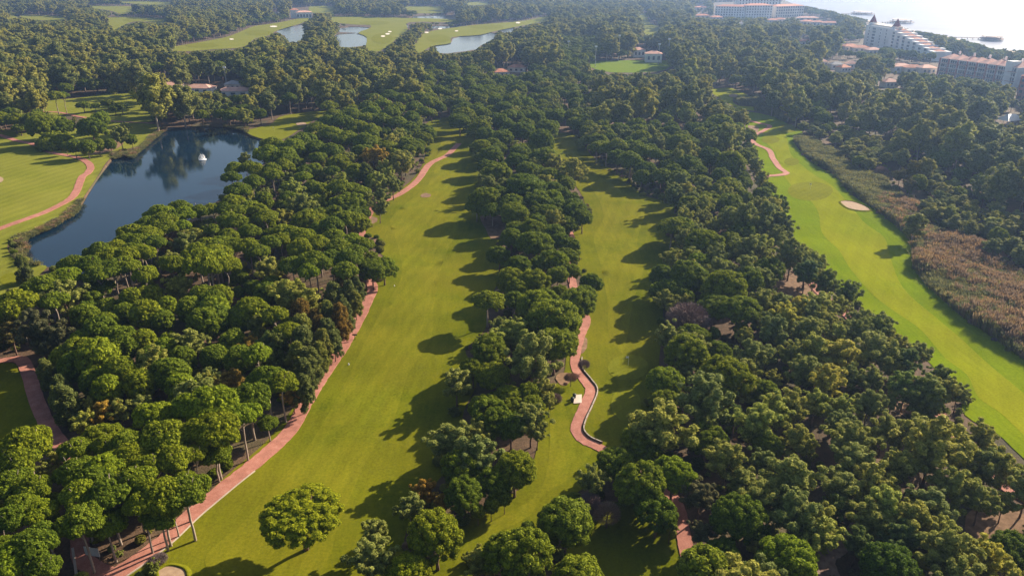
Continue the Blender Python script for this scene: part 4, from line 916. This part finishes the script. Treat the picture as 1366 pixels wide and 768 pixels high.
def reed_clump(seed, mt, hgt):
    r = np.random.default_rng(seed); n = 95
    b = r.normal(scale=.42, size=(n, 2)); lean = b*.35 + r.normal(scale=.22, size=(n, 2)); h = hgt*r.uniform(.65, 1.1, n)
    a = r.uniform(0, 6.283, n); s = np.column_stack([np.cos(a), np.sin(a)])*.035
    z0 = np.zeros(n)
    def row(t, wd): return np.column_stack([b + lean*t*t - s*wd, z0 + h*t]), np.column_stack([b + lean*t*t + s*wd, z0 + h*t])
    rows = [row(0, .7), row(.5, 1.0), row(.8, 1.1), row(.9, 2.2), row(1.0, .6)]
    v = np.stack([c for rr in rows for c in rr], 1).reshape(-1, 3)
    i = (np.arange(n)*10)[:, None]
    q = np.concatenate([i + np.array([[2*j, 2*j+1, 2*j+3, 2*j+2]]) for j in range(4)])
    return mesh_from('reed_clump', v, q, (M[mt],))
reed_meshes = [reed_clump(300 + i, 'reed_green' if i < 3 else 'reed_brown', 2.3 if i < 3 else 2.7) for i in range(6)]
reeds = shape_collection('reed', reed_meshes)
def fill_reeds(name, label, polys, s, seed, scale=1.0, brown=None):
    r = np.random.default_rng(seed); out = []
    for px in polys:
        w = np.array([gnd(*p) for p in px]); x0, y0 = w.min(0); x1, y1 = w.max(0)
        a, b = np.meshgrid(np.arange(x0, x1, s), np.arange(y0, y1, s)); a = a.ravel() + r.uniform(-.5, .5, a.size)*s; b = b.ravel() + r.uniform(-.5, .5, b.size)*s
        k = inside(a, b, [tuple(q) for q in w]); out.append(np.column_stack([a[k], b[k]]))
    o = np.concatenate(out)
    px, py, _ = proj(o[:, 0], o[:, 1], 0.0)
    nz = np.sin(o[:, 0]*.21 + o[:, 1]*.13)*.6 + np.sin(o[:, 0]*.07 - o[:, 1]*.16 + 1.0)*.7 + np.sin(o[:, 0]*.5 + 2)*np.sin(o[:, 1]*.43)*.5
    edge = np.clip((px - (1216 + np.maximum(0, py - 330)*1.15))/60, -1, 1)     # browner away from the fairway
    isb = (nz + edge*1.1 + r.normal(scale=.95, size=len(o)) > .45) & (py > 265)
    if brown is not None: isb = r.uniform(size=len(o)) < brown
    sc = scale*r.uniform(.75, 1.2, len(o))*(1 + .25*nz)
    sc = np.clip(sc, .5*scale, 1.6*scale)
    print(name, len(o))
    return scatter(name, label, np.column_stack([o, height(o[:, 0], o[:, 1]) - .1, np.full(len(o), 1.15), sc]), reeds, 6, seed, idx=np.where(isb, 3, 0) + r.integers(0, 3, len(o)))
fill_reeds('reed_bed', 'brown and green reed bed beside the third fairway', [REEDS, REEDS2], 0.95, 5)
fill_reeds('lake_edge_reeds', 'fringe of pale reeds along the lake bank', [P("20,318 45,309 70,298 100,277 112,262 104,282 72,303 45,314 32,322 37,332 31,343 42,352 60,357 36,355 22,343 28,331"), P("150,206 166,201 178,205 196,187 214,172 222,172 198,192 178,211 166,208 152,212"), P("300,166 330,170 330,178 328,175 300,169")], 1.0, 6, .42, .2)

# ------------------------------------------------------------------ course furniture
def ribbon_solid(name, px, width, z0, z1, mat, parent, step=6, side=1.42):
    c = np.array(smooth_open([gnd(*p) for p in px], step)); t = np.gradient(c, axis=0); t /= np.linalg.norm(t, axis=1, keepdims=True)
    c = c + np.stack([-t[:, 1], t[:, 0]], 1)*side; n = np.stack([-t[:, 1], t[:, 0]], 1)*width*.5; h = height(c[:, 0], c[:, 1]); m = len(c)
    rows = [np.column_stack([c + n, h + z0]), np.column_stack([c - n, h + z0]), np.column_stack([c - n, h + z1]), np.column_stack([c + n, h + z1])]
    f = [(i*m+j, i*m+j+1, ((i+1) % 4)*m+j+1, ((i+1) % 4)*m+j) for i in range(4) for j in range(m-1)] + [(0, m, 2*m, 3*m), (m-1, 4*m-1, 3*m-1, 2*m-1)]
    return add(name, mesh_from(name, np.concatenate(rows), f, (mat,)), parent)
WALL = P("768,476 768,490 780,506 788,520 781,541 772,560 769,575 779,588 797,597")
wall = empty('low_wall'); tag(wall, 'low timber retaining wall with pale coping curving along the paved path', 'wall')
ribbon_solid('wall_body', WALL, .22, -.3, .46, M['wood'], wall); ribbon_solid('coping', WALL, .22, .46, .52, M['coping'], wall)
post_me = MB().box(0, 0, .12, .24, .24, .84); post_mesh = mesh_from('post', post_me.v, post_me.f, (M['wood'],))
wp = np.array(smooth_open([gnd(*p) for p in WALL], 4)); wt = np.gradient(wp, axis=0); wt /= np.linalg.norm(wt, axis=1, keepdims=True); wp = wp + np.stack([-wt[:, 1], wt[:, 0]], 1)*1.42
for i in range(0, len(wp), 2):
    o = add('post', post_mesh, wall); o.location = (wp[i][0], wp[i][1], float(height(*wp[i])))
pad = sheet('concrete_pad', P("766,528 776,527 776,539 765,540"), 2, .26, M['concrete'], 0, 1)
for (px, py), lab in (((763.5, 537), 'dark litter bin beside the paved pad, nearer one of two'), ((766, 532), 'dark litter bin at the far corner of the paved pad')):
    x, y = gnd(px, py); b = empty('litter_bin', (x, y, float(height(x, y)) + .1)); tag(b, lab, 'bin', 'bins by the walled path')
    MB().tube([(0, 0, 0), (0, 0, .9)], [.30, .36], 12).build('bin_body', M['dark'], b)
    MB().tube([(0, 0, .9), (0, 0, .96), (0, 0, 1.1)], [.40, .40, .12], 12).build('lid', M['dark'], b)
def board(px, py, w, h, up, rz, lab, mt, name):
    x, y = gnd(px, py); b = empty(name, (x, y, float(height(x, y))), rz); tag(b, lab, 'sign')
    MB().box(0, 0, up + h/2, w, .08, h).build('panel', M[mt], b)
    MB().box(-w*.4, .07, (up + h)/2, .1, .06, up + h).build('post', M['wood'], b); MB().box(w*.4, .07, (up + h)/2, .1, .06, up + h).build('post', M['wood'], b)
board(127, 752, 2.4, 1.5, 1.2, -.2, 'grey notice board on two posts at the path junction', 'metal', 'notice_board')
x, y = gnd(473.5, 452); b = empty('distance_post', (x, y, float(height(x, y)))); tag(b, 'small dark T-shaped distance post beside the red path', 'post')
MB().box(0, 0, .75, .12, .12, 1.6).build('post', M['dark'], b); MB().box(0, 0, 1.45, 1.1, .1, .35).build('crossboard', M['dark'], b)
for px, py, lab in ((465, 485, 'white marker stone on the first fairway near the distance post'), (526, 381, 'white marker stone on the first fairway beside the pine clump')):
    x, y = gnd(px, py); m = MB().tube([(0, 0, 0), (0, 0, .2), (0, 0, .38)], [.17, .16, .06], 8).build('marker_stone', M['white']); m.location = (x, y, float(height(x, y)) + .15); tag(m, lab, 'marker')
for px, py, lab in ((838, 487, 'flagstick on the round putting green beside the second fairway'), (1081, 253, 'flagstick on the large green of the third fairway'), (366, 176, 'flagstick on the green point in the lake')):
    x, y = gnd(px, py); b = empty('flagstick', (x, y, float(height(x, y)) + .2)); tag(b, lab, 'flag', 'golf flags')
    MB().tube([(0, 0, 0), (0, 0, 2.3)], [.03, .025], 6).build('pole', M['white'], b)
    MB().box(-.3, 0, 2.05, .6, .02, .4).build('flag', M['white'], b)
x, y = gnd(270, 211); ft = empty('lake_fountain', (x, y, -.75)); tag(ft, 'white floating fountain spraying in the middle of the lake', 'fountain')
MB().tube([(0, 0, 0), (0, 0, .25), (0, 0, .45)], [1.7, 1.7, .8], 20).build('float', M['white'], ft)
MB().tube([(0, 0, .4), (0, 0, 1.3)], [.3, .12], 8).build('nozzle', M['white'], ft)
sp = MB()
for i in range(22):
    a = i*2.4; R = .7 + .8*((i*7) % 5)/4; hh = 2.6 - .35*(i % 4)
    sp.tube([(0, 0, 1.2), (R*.4*math.cos(a), R*.4*math.sin(a), hh), (R*.85*math.cos(a), R*.85*math.sin(a), hh*.72), (R*1.2*math.cos(a), R*1.2*math.sin(a), .35)], [.05, .07, .06, .05], 4)
sp.build('water_spray', M['white'], ft)

# ------------------------------------------------------------------ buildings
def frame(a_px, b_px):
    A, B = gnd(*a_px), gnd(*b_px); return A, math.hypot(B[0]-A[0], B[1]-A[1]), math.atan2(B[1]-A[1], B[0]-A[0])
BOX = mesh_from('window', MB().box(0, 0, 0, 1, 1, 1).v, MB().box(0, 0, 0, 1, 1, 1).f, (M['glass'],))
def window(root, x, y, z, w, h, d=.3, name='window'):
    o = add(name, BOX, root); o.location = (x, y, z); o.scale = (w, d, h); return o
# stepped white hotel
A, L1, rz = frame((1151, 60), (1184, 67))
ht = empty('stepped_hotel', (*A, 0), rz); tag(ht, 'white stepped hotel with red conical spires near the sea', 'hotel')
MB().box(L1/2, 9, 11, L1, 18, 22).build('wall', M['white_wall'], ht)
MB().box(L1/2, 9, 22.6, L1*.8, 12, 1.4).build('parapet', M['cream_wall'], ht)
for x in (L1*.16, L1*.36, L1*.84):
    wd = 7 if x == L1*.36 else 1.6
    for fl in range(6): window(ht, x, -.06, 2.6 + fl*3.3, wd, 1.9)
for fl in range(6): window(ht, L1*.62, -.06, 2.6 + fl*3.3, 1.4, 1.6)
for x, z, s in ((3, 22, 1.3), (L1*.97, 21, 1.4)):
    MB().box(x, 6, z + 1.5, 5*s, 5*s, 3).build('tower', M['white_wall'], ht)
    MB().tube([(x, 6, z + 3), (x, 6, z + 4), (x, 6, z + 11)], [3.4*s, 2.8*s, .1], 8).build('spire', M['dark_red'], ht)
B, L2, rz2 = frame((1184, 67), (1247, 82)); n = 8; bw = L2/n
c0, s0 = math.cos(rz2 - rz), math.sin(rz2 - rz)
wing = bpy.data.objects.new('wing', None); COL.objects.link(wing); wing.parent = ht; wing.location = (L1, 0, 0); wing.rotation_euler = (0, 0, rz2 - rz)
for i in range(n):
    hh = 21 - i*1.75; x = (i + .5)*bw
    MB().box(x, 8 - i*.35, hh/2, bw*.98, 17, hh).build('wall', M['white_wall'], wing)
    MB().hip(x, 8 - i*.35, hh, bw*.7, 9, 1.6, 0, .2).build('roof', M['tiles'], wing)
    for fl in range(int(hh/3.3)): window(wing, x + bw*.18, -.52 - i*.35, 2.2 + fl*3.2, bw*.34, 2.0)
MB().box(bw*.6, 6, 22.5, 3, 3, 4).build('stair_turret', M['cream_wall'], wing)
# long hotel with a row of red roofs
A, L, rz = frame((1250, 101), (1352, 117)); hb = empty('long_hotel', (*A, 0), rz); tag(hb, 'long white and red hotel under a row of pale terracotta gables', 'hotel')
MB().box(L/2, 8, 7, L, 16, 14).build('wall', M['white_wall'], hb)
n = 8; bw = L/n
for i in range(n):
    x = (i + .5)*bw
    MB().hip(x, 8, 14, bw*.80, 16, 3.4, 0, .5, gable=False).build('roof', M['pink_tiles'], hb)
    MB().box(i*bw + .02*bw, -.4, 7, bw*.10, 1.0, 14.2).build('pier', M['red_wall'], hb)
    for fl in range(4):
        for q in (.3, .52, .76): window(hb, i*bw + q*bw, -.08, 2.0 + fl*3.4, bw*.15, 2.2)
        MB().box(x + bw*.04, -.9, .6 + fl*3.4, bw*.84, 1.4, .25).build('balcony', M['red_wall'] if fl % 2 else M['white_wall'], hb)
MB().box(L*.9, 3, 9, 6, 8, 18).build('stair_tower', M['white_wall'], hb)
for i in range(5): MB().box(L*(.1 + .2*i), 11, 18.2, 1.2, 1.2, 2.4).build('chimney', M['white_wall'], hb)
A, L, rz = frame((1354, 134), (1385, 138)); he = empty('dark_red_hotel', (*A, 0), rz); tag(he, 'dull red apartment block cut by the edge beside the long hotel', 'building')
MB().box(L/2, 9, 8, L, 18, 16).build('wall', M['red_wall'], he); MB().hip(L/2, 9, 16, L, 18, 3, 0, .6).build('roof', M['tiles'], he)
for fl in range(4):
    for q in range(4): window(he, L*(.14 + .22*q), -.08, 2.3 + fl*3.6, 1.8, 1.8)
# far hotel of several wings
def wing_block(lab, a, b, hgt, dep, roof, wallm='white_wall', floors=4, cols=10, rh=3.0, name='resort_hotel'):
    A, L, rz = frame(a, b); r = empty(name, (*A, 0), rz); tag(r, lab, 'hotel', 'wings of the far hotel')
    MB().box(L/2, dep/2, hgt/2, L, dep, hgt).build('wall', M[wallm], r); MB().hip(L/2, dep/2, hgt, L, dep, rh, 0, .8).build('roof', M[roof], r)
    fh = hgt/floors
    for fl in range(floors):
        for q in range(cols): window(r, L*(q + .5)/cols, -.1, fh*(fl + .55), L/cols*.36, fh*.5, .4)
    return r
wing_block('far hotel wing with grey-blue facade and red roof, seaward-left end', (953, 24.5), (992, 25.5), 20, 22, 'tiles', 'white_wall', 5, 11)
wing_block('far hotel angled centre wing with red roof', (994, 25.5), (1029, 25.2), 22, 24, 'tiles', 'white_wall', 5, 10)
wing_block('far hotel cream wing with long arcade, closest to the beach', (1034, 24), (1071, 22.5), 19, 24, 'tiles', 'cream_wall', 4, 12)
wing_block('tall back block rising behind the far hotel roofs', (984, 17.5), (1040, 17), 30, 20, 'pink_tiles', 'white_wall', 6, 14, 2)
def villa(px, py, w, d, h, roof, lab, rz=0.0, wallm='cream_wall', name='villa', cat='house', grp='low houses among the trees', rh=2.2):
    x, y = gnd(px, py); r = empty(name, (x, y, 0), rz); tag(r, lab, cat, grp)
    MB().box(0, 0, h/2, w, d, h).build('wall', M[wallm], r); MB().hip(0, 0, h, w, d, rh, 0, .5).build('roof', M[roof], r)
    for q in (-.3, 0, .3): window(r, w*q, -d/2 - .04, h*.52, w*.13, h*.4)
    return r
for a in V: villa(*a)
A, L, rz = frame((388, 25), (417, 24.5)); cb = empty('clubhouse', (*A, 0), rz); tag(cb, 'white clubhouse with orange roofs beside the far pond', 'building')
MB().box(L*.62, 10, 5, L*.72, 18, 10).build('wall', M['white_wall'], cb); MB().box(L*.2, 12, 7, L*.36, 14, 14).build('tower', M['white_wall'], cb)
MB().hip(L*.62, 10, 10, L*.72, 18, 2.4, 0, .6).build('roof', M['pink_tiles'], cb); MB().hip(L*.2, 12, 14, L*.36, 14, 2.6, 0, .6).build('roof', M['tiles'], cb)
for q in range(5): window(cb, L*(.34 + .14*q), .9, 4.2, 2.6, 4.5)
villa(369, 19, 11, 9, 5, 'tiles', 'small orange roofed house left of the clubhouse', .1, 'white_wall')
x, y = gnd(1346, 166); mq = empty('marquee', (x, y, 0), .35); tag(mq, 'white marquee tent in the right wood near the edge', 'tent')
MB().hip(0, 0, 2.8, 13, 8, 3, 0, .3).build('tent_roof', M['white'], mq)
for sx in (-6, 0, 6):
    for sy in (-3.8, 3.8): MB().box(sx, sy, 1.4, .2, .2, 2.8).build('tent_pole', M['metal'], mq)
x, y = gnd(1318, 232); mq = empty('shed', (x, y, 0), .2); tag(mq, 'pale roofed shed in the wood beyond the reed bed', 'shed')
MB().box(0, 0, 1.4, 8, 5, 2.8).build('wall', M['white_wall'], mq); MB().hip(0, 0, 2.8, 8, 5, 1.0, 0, .3).build('roof', M['concrete'], mq)
for px, py, hh, lab in ((794, 90, 17, 'floodlight mast at the near left corner of the sports pitch'), (825, 81, 22, 'tallest floodlight mast behind the sports pitch'), (878, 86, 17, 'floodlight mast in front of the white house at the pitch'),
                        (891, 81, 19, 'floodlight mast at the far right corner of the sports pitch'), (758, 76, 14, 'lamp mast in the pines left of the sports pitch'), (243, 108, 9, 'lamp mast behind the leftmost lodge by the lake'), (302, 111, 11, 'lamp mast behind the wide lodge by the lake')):
    x, y = gnd(px, py); b = empty('floodlight_mast', (x, y, 0)); tag(b, lab, 'floodlight', 'floodlight masts')
    MB().tube([(0, 0, 0), (0, 0, hh)], [.28, .16], 8).build('pole', M['metal'], b)
    MB().box(0, 0, hh + .6, 2.4, .3, 1.3).build('lamp_head', M['white'], b)
def pier(a, b, wd, lab):
    A, L, rz = frame(a, b); r = empty('sea_pier', (*A, -.8), rz); tag(r, lab, 'pier', 'bathing piers')
    MB().box(L*.30, 0, 1.9, L*.60, 3.5, .5).build('walkway', M['wood'], r)
    m = MB(); m.tube([(L*.78, 0, 1.7), (L*.78, 0, 2.2)], [1, 1], 24); v = np.array(m.v); v[:, 0] = L*.78 + (v[:, 0] - L*.78)*L*.22; v[:, 1] *= wd/2; m.v = [tuple(q) for q in v]; m.build('platform', M['wood'], r)
    m = MB(); m.tube([(L*.78, 0, 5.0), (L*.78, 0, 5.5)], [1, 1], 24); v = np.array(m.v); v[:, 0] = L*.78 + (v[:, 0] - L*.78)*L*.20; v[:, 1] *= wd*.42; m.v = [tuple(q) for q in v]; m.build('shade_roof', M['concrete'], r)
    for i in range(10): MB().box(L*(.04 + .1*i), 0, .4, .7, .7, 2.9).build('pile', M['wood'], r)
    for i in range(8):
        a_ = i*.785; MB().box(L*.78 + L*.18*math.cos(a_), wd*.38*math.sin(a_), 2.9, .5, .5, 4.8).build('post', M['wood'], r)
pier((1124, 19.5), (1158, 18.8), 60, 'wooden bathing pier farthest along the coast')
pier((1176, 31), (1210, 29.8), 45, 'wooden bathing pier behind the stepped hotel')
pier((1266, 51), (1339, 53.2), 50, 'largest wooden bathing pier with round shaded platform, right of the stepped hotel')

# ------------------------------------------------------------------ the air
hz = MB().box(0, 5900, 44, 25400, 13200, 96)
hb = add('haze', mesh_from('haze', hz.v, hz.f)); tag(hb, 'thin pale haze over the whole landscape', None, None, 'stuff')
hm = bpy.data.materials.new('haze_air'); hm.use_nodes = True; nt = hm.node_tree; nt.nodes.clear()
vo = nt.nodes.new('ShaderNodeVolumePrincipled'); vo.inputs['Color'].default_value = (.36, .56, 1.0, 1); vo.inputs['Density'].default_value = HAZE_DENSITY; vo.inputs['Anisotropy'].default_value = 0.5
nt.links.new(vo.outputs[0], nt.nodes.new('ShaderNodeOutputMaterial').inputs['Volume']); hb.data.materials.append(hm)
